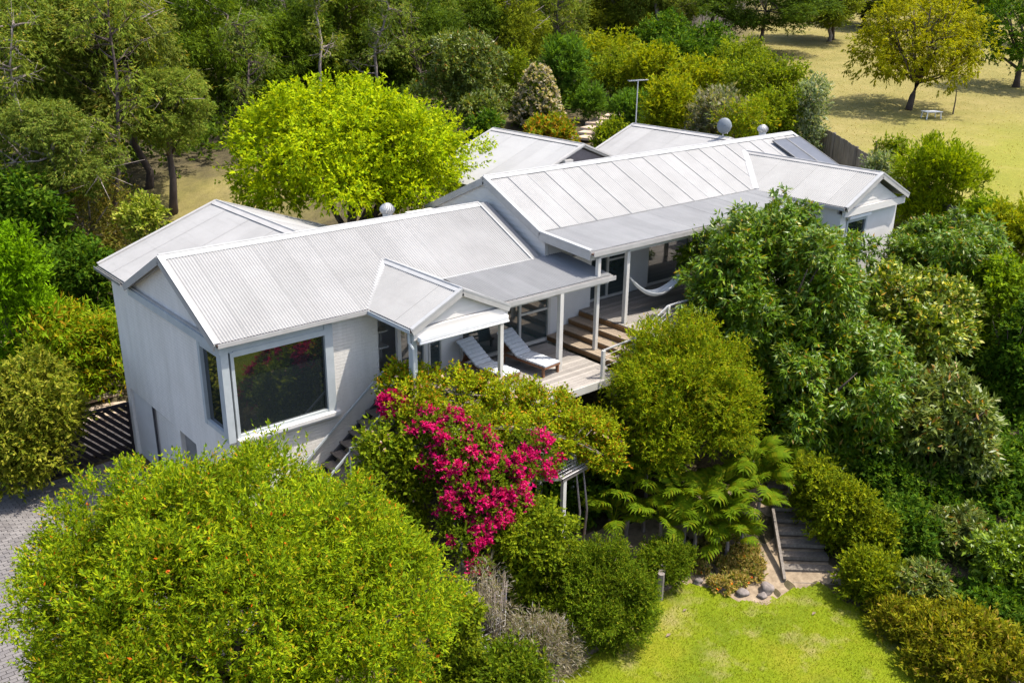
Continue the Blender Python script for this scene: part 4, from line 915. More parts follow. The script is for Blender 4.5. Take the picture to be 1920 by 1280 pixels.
# ---------------------------------------------------------------- plants
VEG=[
('bottlebrush', 'bottlebrush_tree', 'tree', 'broad domed bright green bottlebrush tree filling the lower left of the picture', -2.88, -6.48, -2.38, 3.43, 2.48, -5.91, 230000),
('olive', 'olive_shrub', 'shrub', 'dull olive leafy shrub overhanging the driveway beside the slatted gate', -2.77, 7.0, -3.85, 1.51, 2.03, -5.75, 26000),
('conifer', 'cypress_shrub', 'shrub', 'bright green dense shrub at the left edge beside the dark wood', -1.34, 12.54, -1.51, 1.16, 2.04, -4.85, 14000),
('darkbroad', 'understorey_shrub', 'shrub', 'dark shaded shrub at the far left above the bright green one', 0.97, 19.53, -0.39, 1.76, 1.36, -4.69, 9000),
('variegated', 'cream_leaved_shrub', 'shrub', 'pale cream-green shrub behind the left end of the roof', 4.38, 16.46, -0.72, 0.83, 0.73, -4.31, 6000),
('darkbroad', 'understorey_shrub', 'shrub', 'dark leafy shrub against the back corner of the left wing', 1.8, 16.5, -2.26, 1.26, 0.97, -4.77, 8000),
('fern', 'bracken_fern', 'fern', 'yellow-green bracken mass by the left wing wall above the paved side path', 0.43, 11.51, -3.42, 1.2, 0.94, -4.98, 9000),
('fern', 'bracken_fern', 'fern', 'bracken mass left of the side path beside the olive shrub', -0.73, 11.41, -2.76, 0.93, 0.68, -5.06, 6000),
('twiggy', 'tea_tree', 'tree', 'grey twiggy tea tree behind the left wing roof', 3.76, 21.99, -1.98, 2.58, 1.9, -3.95, 15000),
('feathery', 'feathery_bottlebrush', 'tree', 'round feathery yellow-green tree in front of the timber steps and deck rail', 10.74, -4.53, -2.76, 1.98, 2.0, -5.69, 60000),
('glossy', 'loquat_tree', 'tree', 'large glossy drooping-leaved tree hiding the middle of the upper verandah', 15.85, -3.75, -0.86, 2.96, 2.64, -4.22, 42000),
('glossy', 'loquat_tree', 'tree', 'glossy drooping-leaved tree below and right of the larger one by the verandah', 15.26, -6.36, -3.22, 2.59, 2.21, -5.14, 34000),
('glossy', 'loquat_tree', 'tree', 'spreading glossy tree below the east gable wall window', 23.16, -5.17, -0.77, 1.94, 1.21, -3.93, 17000),
('citrus', 'camellia_tree', 'tree', 'pale-flecked rounded tree between the glossy trees right of the house', 19.7, -6.25, -1.86, 1.9, 1.41, -4.01, 13000),
('greybroad', 'rhododendron_tree', 'tree', 'grey-green leafy tree with rosette leaves above the dark shaded garden at right', 16.77, -8.67, -4.16, 1.93, 2.09, -5.04, 18000),
('darkbroad', 'hedge_tree', 'tree', 'tall dark green tree cut by the right edge of the picture', 21.2, -8.96, -3.35, 0.97, 2.92, -4.76, 15000),
('brightbroad', 'garden_shrub', 'shrub', 'bright green shrub at the right edge above the tall dark tree', 22.76, -7.25, -1.43, 1.02, 1.15, -4.4, 9000),
('golden', 'golden_shrub', 'shrub', 'yellow-green bush at the right edge beside the far lawn', 28.3, -5.28, -0.64, 1.08, 1.06, -2.41, 8000),
('glossy', 'loquat_tree', 'tree', 'small glossy tree wedged between the camellia tree and the right-hand trees', 25.08, -5.45, -0.88, 0.94, 1.25, -2.95, 4000),
('goldball', 'golden_cypress', 'shrub', 'big rounded golden-green cypress bush on the lawn beyond the east gable', 31.12, -0.88, 0.36, 1.75, 1.29, -2.32, 22000),
('creeper', 'creeper_hedge', 'hedge', 'yellow-green creeping hedge along the right side of the garden steps', 12.29, -8.81, -5.07, 0.69, 1.16, -6.07, 14000),
('creeper', 'creeper_hedge', 'hedge', 'upper end of the creeping hedge, where it meets the dark loquat shade', 12.59, -7.84, -4.59, 0.58, 0.57, -5.94, 6000),
('creeper', 'creeper_hedge', 'hedge', 'middle of the creeping hedge, set back from the steps', 12.57, -9.37, -5.46, 0.69, 0.73, -6.06, 8000),
('creeper', 'creeper_hedge', 'hedge', 'lower end of the creeping hedge touching the front lawn corner', 11.43, -10.24, -5.78, 0.65, 0.64, -6.22, 9000),
('darkbroad', 'shade_shrub', 'shrub', 'dark shaded shrub behind the grey-green tree at right', 17.43, -10.36, -5.61, 1.16, 1.27, -5.32, 8000),
('darkbroad', 'shade_shrub', 'shrub', 'dark low shrub under the loquat trees above the garden steps', 15.73, -7.42, -5.42, 1.06, 0.76, -5.2, 8000),
('greybroad', 'silver_leaved_shrub', 'shrub', 'low silver-leaved shrub at the upper end of the olive heath hedge', 11.88, -11.18, -5.77, 0.7, 0.51, -6.21, 6000),
('heath', 'heath_hedge', 'hedge', 'olive heath mound at the top of the lawn edge planting', 10.9, -11.46, -6.05, 0.79, 0.44, -6.28, 8000),
('heath', 'heath_hedge', 'hedge', 'wide olive-brown heath mound in the lower right corner', 10.78, -12.88, -6.01, 1.34, 0.68, -6.38, 15000),
('pittosporum', 'pittosporum_shrub', 'shrub', 'bright rosette-leaved bush at the right edge above the heath', 13.96, -12.23, -5.44, 0.89, 0.99, -5.99, 7000),
('darkbroad', 'pittosporum_shrub', 'shrub', 'dark green bush below the bright one at the right edge', 12.52, -12.75, -6.15, 0.85, 0.61, -6.25, 7000),
('roundbush', 'westringia_bush', 'shrub', 'large round dark green bush at the left edge of the front lawn', 5.43, -6.95, -5.48, 1.25, 1.31, -6.25, 80000),
('leafy', 'garden_rose_bush', 'shrub', 'leafy green bush below the bougainvillea and left of the round bush', 4.52, -5.65, -4.14, 0.89, 0.81, -6.13, 20000),
('leafy', 'garden_rose_bush', 'shrub', 'yellow-green leafy bush left of the wire trellis panel', 1.68, -6.43, -4.64, 0.45, 0.98, -6.23, 16000),
('roundbush', 'westringia_bush', 'shrub', 'low dark green bush at the bottom edge beside the timber stump', 2.48, -7.35, -5.7, 0.76, 0.3, -6.29, 7000),
('roundbush', 'trailing_rosemary', 'shrub', 'trailing green bush spilling over the timber retaining posts', 7.96, -6.65, -5.63, 0.63, 0.34, -6.24, 16000),
('dry', 'dry_lavender', 'shrub', 'dry straw-coloured twiggy lavender between the trellis and the round bush', 3.6, -7.09, -5.52, 0.58, 0.41, -6.29, 7000),
('dry', 'dry_lavender', 'shrub', 'dry grey twigs grown over the wire trellis panel', 2.89, -6.05, -4.62, 0.58, 0.51, -6.21, 4500),
('leafy', 'rose_bush', 'shrub', 'small rose bush with pale pink blooms beside the outside stair', 2.91, -2.52, -2.55, 0.77, 0.53, -5.9, 8000),
('darkbroad', 'shade_shrub', 'shrub', 'dark leafy mass under the deck behind the pergola posts', 8.1, -3.25, -4.74, 1.25, 0.71, -5.9, 8000),
('elm', 'golden_elm', 'tree', 'vivid lime-green spreading tree between the left wing and the mid back roof', 9.74, 10.36, 1.86, 4.48, 2.52, -2.68, 60000),
('acacia', 'golden_acacia', 'tree', 'olive-gold open-branched tree standing alone on the far lawn', 53.31, 12.27, 4.28, 4.41, 3.25, 0.36, 26000),
('coneflower', 'flowering_viburnum', 'shrub', 'cone-shaped shrub smothered in cream flowers beyond the mid back roof', 30.39, 23.44, 1.53, 1.27, 1.58, -0.22, 9000),
('bluegreen', 'conifer_bush', 'shrub', 'small rounded green conifer beside the garden steps beyond the roofs', 33.45, 21.97, 0.98, 0.88, 0.98, -0.14, 6000),
('leafy', 'shrub_mass', 'shrub', 'yellow-green shrub mass behind the small rounded conifer', 39.59, 25.73, 2.16, 2.11, 1.75, 0.48, 8000),
('golden', 'shrub_mass', 'shrub', 'golden-topped shrub at the back of the terraced garden', 44.66, 31.74, 3.2, 2.55, 1.18, 1.19, 6000),
('bluegreen', 'shrub_mass', 'shrub', 'blue-green shrub left of the terraced garden steps', 35.58, 26.64, 2.77, 1.41, 1.85, 0.31, 7000),
('golden', 'golden_wattle', 'shrub', 'yellow wattle bush beside the television antenna', 31.54, 14.21, 1.85, 1.68, 1.2, -0.78, 10000),
('greyfine', 'cotton_bush', 'shrub', 'grey-green cotton bush behind the satellite dish', 31.74, 11.12, 1.6, 1.48, 0.91, -0.98, 7000),
('leafy', 'escallonia_bush', 'shrub', 'bright green rounded bush behind the roof ventilator by the fence end', 34.68, 10.01, 1.58, 1.45, 1.11, -0.89, 9000),
('silver', 'silver_column_shrub', 'shrub', 'silvery column-shaped shrub at the near end of the paling fence', 35.72, 8.51, 1.79, 0.7, 1.28, -0.93, 6000),
('leafy', 'shrub_mass', 'shrub', 'rounded green shrub above the cotton bush', 39.25, 15.03, 2.63, 1.84, 1.32, -0.27, 8000),
('golden', 'shrub_mass', 'shrub', 'light yellow-green shrub left of the rounded green shrub on the slope', 39.47, 18.9, 2.33, 1.79, 1.17, 0.0, 7000),
('darkbroad', 'dark_bush', 'shrub', 'dark green bush below the far timber fence', 52.25, 28.23, 3.54, 2.04, 1.45, 1.39, 6000),
('darkbroad', 'dark_bush', 'shrub', 'dark bush between the golden shrub and the far timber fence', 52.81, 33.53, 3.87, 2.15, 1.92, 1.78, 6000),
('dryflower', 'flowering_groundcover', 'shrub', 'low orange-tinged flowering mound beyond the mid back roof', 26.36, 17.95, 0.47, 1.42, 0.57, -0.83, 5000),
('bluegreen', 'shrub_mass', 'shrub', 'dark green shrub between the small conifer and the golden wattle', 32.83, 18.34, 1.09, 1.11, 0.95, -0.42, 7000),
('leafy', 'shrub_mass', 'shrub', 'bright shrub below the far timber fence and left of the dry slope', 45.16, 20.14, 3.3, 1.76, 1.09, 0.42, 8000),
('golden', 'shrub_mass', 'shrub', 'yellowish shrub above the golden wattle', 39.07, 22.26, 2.75, 1.7, 1.21, 0.21, 8000),
('leafy', 'shrub_mass', 'shrub', 'green shrub at the right end of the planted slope above the silver column', 40.78, 13.74, 2.65, 1.28, 1.11, -0.27, 8000),
('darkbroad', 'dark_bush', 'shrub', 'dark bush behind the green shrubs of the planted slope', 46.89, 27.02, 3.2, 2.1, 1.37, 0.99, 7000),
('feathery', 'shrub_mass', 'shrub', 'feathery light shrub in front of the escallonia and behind the dish', 31.01, 8.94, 1.62, 1.07, 0.7, -1.2, 7000),
('leafy', 'strappy_clump', 'shrub', 'bright green strappy clump right of the terraced garden steps', 27.76, 14.65, 0.46, 1.0, 0.61, -0.97, 5000),
('greybroad', 'grey_gum_sapling', 'tree', 'pale grey-green bushy gum right behind the lime-green tree', 28.11, 27.3, 2.58, 2.55, 3.03, -0.08, 16000),
('greybroad', 'grey_gum_sapling', 'tree', 'dark grey-green bushy tree below the pale bushy gum', 26.41, 23.63, 0.72, 1.25, 1.23, -0.43, 6000),
('leafy', 'shrub_mass', 'shrub', 'bright shrub left of the cream-flowered cone', 32.19, 27.91, 2.35, 1.08, 1.66, 0.2, 5000),
('yucca', 'garden_shrub', 'shrub', 'small bright leafy shrub between the yucca and the golden cypress', 32.18, 1.92, 0.76, 0.61, 0.64, -1.9, 3500),
('silver', 'garden_shrub', 'shrub', 'small silver shrub at the foot of the yucca', 31.2, 1.86, 0.36, 0.53, 0.42, -1.95, 3000),
('darkbroad', 'shade_tree', 'tree', 'dark tree at the top right corner of the picture', 66.28, 11.33, 4.87, 4.0, 3.05, 1.05, 9000),
('darkbroad', 'dark_bush', 'shrub', 'dark bushes in the shade between the elm and the mid back roof', 20.58, 16.31, 1.39, 0.7, 0.57, -1.33, 3000),
('darkbroad', 'shade_shrub', 'shrub', 'dark shrub in the shaded hollow between the creeping hedge and the silver shrub', 13.52, -9.8, -5.54, 0.95, 0.68, -5.96, 8000),
('greybroad', 'shade_shrub', 'shrub', 'grey-tinged shrub in shade below the rosette-leaved tree', 14.54, -10.73, -5.66, 0.88, 0.68, -5.84, 8000),
('darkbroad', 'shade_shrub', 'shrub', 'dark shrub right above the creeping hedge in deep shade', 14.69, -8.46, -5.05, 0.8, 0.72, -5.57, 7000),
('darkbroad', 'shade_shrub', 'shrub', 'dark shrub at the right edge just above the dark pittosporum', 18.97, -10.16, -5.38, 0.92, 1.04, -4.93, 9000),
('darkbroad', 'shade_shrub', 'shrub', 'low dark shrub in the shade below the rosette-leaved tree', 15.52, -9.29, -5.32, 0.94, 0.59, -5.53, 7000),
('glossy', 'shade_shrub', 'shrub', 'glossy low shrub under the right-hand loquat, above the steps', 14.54, -7.02, -4.68, 0.9, 0.61, -5.29, 6000),
('brightbroad', 'garden_shrub', 'shrub', 'bright leafy shrub above the camellia tree below the far lawn', 29.72, -3.63, -0.53, 0.86, 0.56, -2.41, 5000),
]
GUM=[
('eucalyptus with sparse gold-green crown leaning over the clearing, leftmost large crown', 7.41, 26.05, 4.09, 3.85, 2.89, -1.89, 0),
('eucalyptus at the top left corner with hanging olive foliage', 3.76, 26.52, 4.43, 2.99, 2.99, -2.75, 0),
('eucalyptus crown lit on top, hanging over the dry clearing left of the lime tree', 8.32, 23.01, 2.32, 2.24, 1.65, -2.39, 0),
('shaded twiggy eucalyptus lower left, above the dark understorey', 2.64, 20.4, 1.44, 2.49, 1.76, -4.47, 0),
('dark eucalyptus behind the left end of the lime-green tree', 18.06, 37.9, 3.87, 4.06, 3.74, 0.06, 1),
('tall eucalyptus with dark trunk above the lime-green tree', 22.73, 39.89, 4.63, 3.47, 3.82, 0.46, 1),
('olive eucalyptus above the middle of the lime-green tree', 26.73, 39.26, 4.57, 3.94, 4.3, 0.65, 1),
('eucalyptus with pale bare limbs above the right side of the lime-green tree', 31.29, 38.33, 4.87, 3.7, 4.44, 0.86, 1),
('eucalyptus at the top centre behind the bushy grey gum', 39.3, 42.78, 4.98, 3.73, 3.52, 1.63, 1),
('light green eucalyptus at the top, just right of the picture middle', 42.21, 40.12, 4.63, 3.32, 3.52, 1.62, 2),
('eucalyptus with white bare branches at the top above the conifer bush', 50.72, 44.17, 4.78, 3.9, 2.99, 2.39, 0),
('yellow-green eucalyptus at the top above the terraced garden', 59.37, 45.59, 5.56, 5.18, 2.71, 2.99, 2),
('dark-stemmed eucalyptus above the dark bush and far fence', 66.42, 45.29, 5.76, 3.87, 2.83, 3.38, 1),
('two-stemmed pine-dark tree at the far end of the garden slope', 63.32, 31.47, 6.5, 5.38, 2.46, 2.25, 1),
('eucalyptus with drooping crown left of the golden acacia at the top edge', 74.4, 33.22, 6.45, 4.44, 2.46, 3.02, 2),
('eucalyptus at the top edge directly behind the golden acacia', 87.91, 36.06, 7.14, 4.39, 2.47, 4.0, 1),
('eucalyptus at the top edge right of the golden acacia', 92.94, 29.03, 7.24, 5.11, 2.69, 3.82, 2),
]

VINE=[(3.97, -1.5, -1.49, 0.49), (3.67, -1.58, -1.59, 0.28), (4.31, -1.91, -1.73, 0.58), (4.9, -2.2, -1.86, 0.55), (5.43, -2.58, -2.02, 0.53), (5.99, -2.94, -2.05, 0.56), (6.64, -3.31, -2.25, 0.51), (6.91, -3.9, -2.41, 0.46), (7.15, -4.43, -2.79, 0.55), (7.51, -4.74, -3.08, 0.48), (7.84, -4.3, -2.76, 0.4), (3.85, -2.53, -2.08, 0.44), (4.31, -2.98, -2.19, 0.44), (4.76, -3.42, -2.3, 0.44), (5.28, -3.79, -2.46, 0.45), (5.94, -4.19, -2.4, 0.33), (6.48, -4.58, -2.83, 0.26), (3.6, -2.36, -1.59, 0.33), (7.54, -5.18, -3.36, 0.18)]
BOUG=[(3.5, -3.04, -2.01, 0.32), (3.76, -3.7, -2.32, 0.37), (4.18, -4.25, -2.44, 0.41), (3.65, -4.43, -2.86, 0.43), (4.1, -4.83, -2.91, 0.46), (4.79, -4.76, -2.7, 0.34), (5.15, -5.0, -2.86, 0.22), (3.25, -4.56, -3.27, 0.4), (3.61, -5.06, -3.38, 0.43), (4.41, -5.12, -3.24, 0.26), (3.27, -5.11, -3.77, 0.28), (3.53, -3.69, -2.72, 0.29), (5.16, -4.61, -2.33, 0.3), (3.31, -3.36, -2.99, 0.25), (5.56, -4.72, -2.42, 0.22), (4.44, -3.83, -2.0, 0.22), (4.06, -3.31, -1.87, 0.15), (5.7, -4.95, -2.93, 0.19), (3.47, -5.33, -3.88, 0.16), (2.94, -5.16, -3.88, 0.3), (3.02, -5.52, -4.2, 0.21), (2.86, -4.68, -3.61, 0.21)]
CLUMP=[(3.31, -1.93, -1.78, 0.28)]
PHILO=[(8.65, -4.15, -3.92), (9.03, -5.01, -3.85), (8.51, -4.89, -4.51), (7.9, -4.95, -5.12), (8.72, -5.84, -4.94), (9.32, -6.5, -5.25), (9.51, -6.0, -4.46), (10.17, -6.49, -4.32), (9.86, -6.8, -4.92), (11.37, -6.59, -3.59), (10.69, -6.97, -4.68), (11.39, -6.9, -4.18), (12.38, -7.15, -4.41), (9.88, -7.1, -5.49)]

def tri_scale(k): return k
for i, (kind, name, cat, label, x, y, z, rx, rz, g, N) in enumerate(VEG):
    rg = np.random.default_rng(100+i)
    tree = 'tree' in name or cat == 'tree'
    root = empty(name, (x, y, g), label, cat)
    if name == 'loquat_tree': root['group'] = 'glossy trees in front of the house'
    if name in ('westringia_bush', 'dry_lavender', 'heath_hedge', 'creeper_hedge', 'bracken_fern', 'shade_shrub', 'understorey_shrub', 'shrub_mass', 'dark_bush', 'pittosporum_shrub', 'garden_rose_bush', 'grey_gum_sapling'): root['group'] = name.replace('_', ' ')+' plants'
    if kind == 'yucca': kind = 'leafy'
    nl = {'bottlebrush': 60, 'elm': 30, 'acacia': 34, 'feathery': 26, 'glossy': 18, 'goldball': 26, 'roundbush': 16}.get(kind, 13)
    lr = {'bottlebrush': (.22, .32), 'elm': (.22, .34), 'acacia': (.20, .30), 'glossy': (.26, .38), 'goldball': (.2, .28)}.get(kind, (.26, .40))
    c = np.array((0, 0, z-g))
    if kind == 'coneflower':
        lobes = []
        for k in range(34):
            t = k/34; h = .06+.94*t; r_ = rx*(1-t**1.6)*.78+.1; a = k*2.4
            lobes.append((math.cos(a)*r_, math.sin(a)*r_, (z-g-rz)+2*rz*h*.93, rx*.36, rx*.36, rx*.36))
    elif kind == 'silver' and 'column' in name:
        lobes = [(math.cos(k*2.4)*rx*.45, math.sin(k*2.4)*rx*.45, (z-g-rz)+2*rz*(k+.5)/14, rx*.6, rx*.6, rx*.6) for k in range(14)]
    else:
        lobes = auto_lobes(c, rx*.97, rz*1.0, nl, rg, lr, inner=.80 if kind == 'bottlebrush' else .66)
    gap = (z-rz)-g
    if not tree and gap > .15:                       # shrubs are leafy down to the ground
        for k in range(10):
            a = k*2.4; lobes.append((math.cos(a)*rx*.5, math.sin(a)*rx*.5, gap*rg.uniform(.2, .9)+.2, rx*.45, rx*.45, max(.3, gap*.4)))
    m_ = HAB[kind][0]; ns = N//m_
    cover = {'acacia': .05, 'bottlebrush': .3}.get(kind, .3)
    area = 4*math.pi*(rx*rx+2*rx*(rz+max(0, gap)*.3*(not tree)))/3; la = HAB[kind][2]*HAB[kind][3]*.5
    K = {'acacia': 1.2, 'dry': .6, 'twiggy': 1.2, 'bottlebrush': 2.2, 'elm': 1.7, 'feathery': 2.0}.get(kind, 2.5)
    sc = float(np.clip(math.sqrt(K*area/(N*la)), 1.0, 1.75))
    P, d = lobe_points(lobes, ns, rg, (.70, 1.06) if kind != 'acacia' else (.55, 1.1), cover, -.6 if kind in('bottlebrush','goldball','roundbush') else -.85)
    if kind not in ('coneflower', 'silver'):          # uneven skin: swell and sink the sprigs with a slow 3-D wave
        ph = rg.uniform(0, 6, 6); f1 = 2.2*(3.0/max(rx, 1.2))**.6
        w_ = np.sin(P[:, 0]*f1+ph[0]+1.7*np.sin(P[:, 2]*f1*.7+ph[4]))*np.sin(P[:, 1]*f1*1.1+ph[1])+np.sin(P[:, 2]*f1*1.6+ph[2]+P[:, 0]*f1*.8)*.7
        P = P+d*(w_*rx*.045)[:, None]
        core = rg.random(len(P)) < (.22 if kind == 'bottlebrush' else .12)
        sp_ = {'bottlebrush': .42, 'elm': .95, 'feathery': .48, 'glossy': .60, 'acacia': .9, 'goldball': .5, 'roundbush': .30, 'citrus': .5}.get(kind, max(.28, rx*.30))
        Q, dq = clump(P, d, sp_, area, rg, int(len(P)*.88)); P = np.vstack([P[core], Q]); d = np.vstack([d[core], dq])
    me = sprigs(name+'_foliage', P, d, kind, 'leaf_'+kind, rg, sc)
    instance(me, 'foliage' if not tree else 'crown', root)
    if kind not in ('acacia', 'dry', 'twiggy', 'coneflower'):      # older leaves close to the wood
        inn = [tuple(l[:3])+tuple(q*(.80 if j == 0 else .72) for q in l[3:]) for j, l in enumerate(lobes)]
        P3, d3 = lobe_points(inn, max(200, int(ns*.40)), rg, (.75, 1.0), .2, -.9)
        instance(sprigs(name+'_inner', P3, d3, kind, 'leaf_'+kind, rg, sc*1.35), 'inner_foliage', root)
    # wood
    r0 = .03+rx*.035 if not tree else .07+rx*.045
    if kind == 'acacia':
        mb = MB()
        b = Vector((-.9, -.25, -.1)); pts = [b, b+Vector((.35, .05, .9)), b+Vector((.8, .1, 1.7))]
        mb.tube(pts, [.24, .19, .17], 8); s0 = pts[-1]
        for k in range(22):
            a = k*2.4; el = rg.uniform(.25, 1.35); Lg = rg.uniform(.75, 1.0)
            dv = Vector((math.cos(a)*math.cos(el), math.sin(a)*math.cos(el), math.sin(el)))
            e = s0+Vector((dv.x*rx*Lg, dv.y*rx*Lg, dv.z*rz*1.75*Lg+.2)); m1 = s0.lerp(e, .45)+Vector((0, 0, -.25))
            mb.tube([s0, m1, e], [.10, .06, .02], 5)
            for q in range(4):
                p0 = m1.lerp(e, rg.uniform(.1, .8)); e2 = p0+Vector((rg.normal()*.8, rg.normal()*.8, rg.uniform(.1, 1.1)))
                mb.tube([p0, e2], [.035, .01], 4)
        mb.obj('trunk', 'bark', root, True)
    else:
        mb = trunk_mesh((rg.normal()*.1, rg.normal()*.1, -.15), tuple(c), rx, rz, rg, r0, 9 if tree else 6)
        if kind == 'dry':
            for k in range(70):
                a = rg.uniform(0, 6.28); q = rg.uniform(0, rx); mb.tube([(math.cos(a)*q*.6, math.sin(a)*q*.6, 0), (math.cos(a)*q, math.sin(a)*q, (z-g)+rz*rg.uniform(-.2, .9))], [.012, .005], 3)
        mb.obj('trunk' if tree else 'stems', 'bark' if kind not in ('dry', 'twiggy') else 'pale_bark', root, True)
    # blossoms
    fl = {'coneflower': ('cream', 900, 1.2), 'citrus': None}.get(kind)
    if name == 'rose_bush': fl = ('pink', 60, .9)
    if fl:
        P2, d2 = lobe_points(lobes, fl[1], np.random.default_rng(i), (1.0, 1.12), 0, -.3)
        instance(sprigs('blossom', P2, d2, fl[0], 'leaf_'+fl[0], rg, fl[2]), 'blossoms', root)
    if kind == 'bottlebrush':
        P2, d2 = lobe_points(lobes, 26, np.random.default_rng(i), (1.0, 1.05), 0, 0)
        instance(sprigs('blossom', P2, d2, 'orange', 'leaf_orange', rg, 1.0), 'blossoms', root)
# yucca
yr = empty('yucca', (39.2, 6.6, float(fz(np.array(39.2), np.array(6.6)))), 'spiky green yucca standing in dry grass beside the fence', 'plant')
lb = leaves_mesh('yucca_leaf', np.zeros((1, 3)), np.array([[0, 0, 1.]]), np.array([1.15]), np.array([.09]), 'leaf_yucca', np.random.default_rng(1), .0)
MB().tube([(0, 0, 0), (0, 0, 1.0)], [.1, .08], 6).obj('stem', 'bark', yr)
for k in range(46):
    a = k*2.4; el = rng.uniform(.15, 1.35); instance(lb, 'leaf', yr, (0, 0, 1.0), (el, 0, a), (1, 1, rng.uniform(.8, 1.15)))

# gum trees: three crown variants share their meshes, each tree its own trunk
def gum_variant(seed, mat):
    rg = np.random.default_rng(seed); lobes = []
    for k in range(40):
        a = k*2.4; zz = rg.uniform(-.85, .95); r_ = math.sqrt(max(.1, 1-zz*zz))*rg.uniform(.25, .92); q = rg.uniform(.12, .25)
        lobes.append((math.cos(a)*r_, math.sin(a)*r_, zz*.85, q, q, q*.9))
    S_ = 3.4; lob = [tuple(v*S_ for v in l) for l in lobes]
    P, d = lobe_points(lob, 5400, rg, (.5, 1.1), .25, -.9)
    Q, dq = clump(P, d, .95, 230, rg, int(len(P)*.9)); cr_ = rg.random(len(P)) < .1; P = np.vstack([P[cr_], Q]); d = np.vstack([d[cr_], dq])
    return sprigs('gum_crown', P, d, mat, 'leaf_'+mat, rg, .85), lob
GV = [gum_variant(1, 'gum'), gum_variant(2, 'gum_dark'), gum_variant(3, 'gum_light')]
def gum(label, x, y, z, rx, rz, g, v, seed, group='gum trees on the slope behind the house', tall=True):
    rg = np.random.default_rng(seed); root = empty('gum_tree', (x, y, g), label, 'tree', group)
    me, lob = GV[v]; rot = rg.uniform(0, 6.28)
    instance(me, 'crown', root, (0, 0, z-g), (0, 0, rot), (rx/3.4, rx/3.4, rz*1.05/3.4))
    h = z-g; lean = Vector((rg.uniform(-1, 1), rg.uniform(-1, 1), 0)); r0 = rg.uniform(.16, .26)
    b = Vector((lean.x*.9, lean.y*.9, -.3)); mb = MB(); pts = [b]
    for k in range(1, 7): pts.append(b.lerp(Vector((0, 0, h+rz*.5)), k/6)+Vector((rg.normal()*.12, rg.normal()*.12, 0)))
    mb.tube(pts, [r0*1.2]+[r0*(1-k*.12) for k in range(1, 7)], 7)
    cr, sr = math.cos(rot), math.sin(rot)
    for k in range(0, 40, 3):
        l = lob[k]; e = Vector(((l[0]*cr-l[1]*sr)*rx/3.4, (l[0]*sr+l[1]*cr)*rx/3.4, h+l[2]*rz/3.4))
        s0 = pts[int(rg.integers(3, 6))]; m1 = s0.lerp(e, .55)+Vector((rg.normal()*.2, rg.normal()*.2, -.15))
        mb.tube([s0, m1, e], [r0*.34, r0*.22, r0*.06], 5)
    mb.obj('trunk', 'bark' if v == 1 or rg.random() < .3 else 'pale_bark', root, True)
    # a few bare dead limbs
    mb = MB()
    for k in range(10):
        s0 = pts[int(rg.integers(3, 7))]; e = s0+Vector((rg.normal()*rx*.5, rg.normal()*rx*.5, rg.uniform(-.1, 1.2)*rz*.7)); q = s0.lerp(e, .5)+Vector((rg.normal()*.35, rg.normal()*.35, rg.uniform(-.6, .1)))
        mb.tube([s0, q, e], [.05, .035, .012], 4)
        for j in range(4):
            p0 = q.lerp(e, rg.uniform(0, .8)); mb.tube([p0, p0+Vector((rg.normal()*.6, rg.normal()*.6, rg.normal()*.5))], [.022, .006], 3)
    mb.obj('dead_branches', 'pale_bark', root, True)
    return root
for i, (label, x, y, z, rx, rz, g, v) in enumerate(GUM): gum(label, x, y, z, rx, rz, g, v, 500+i)
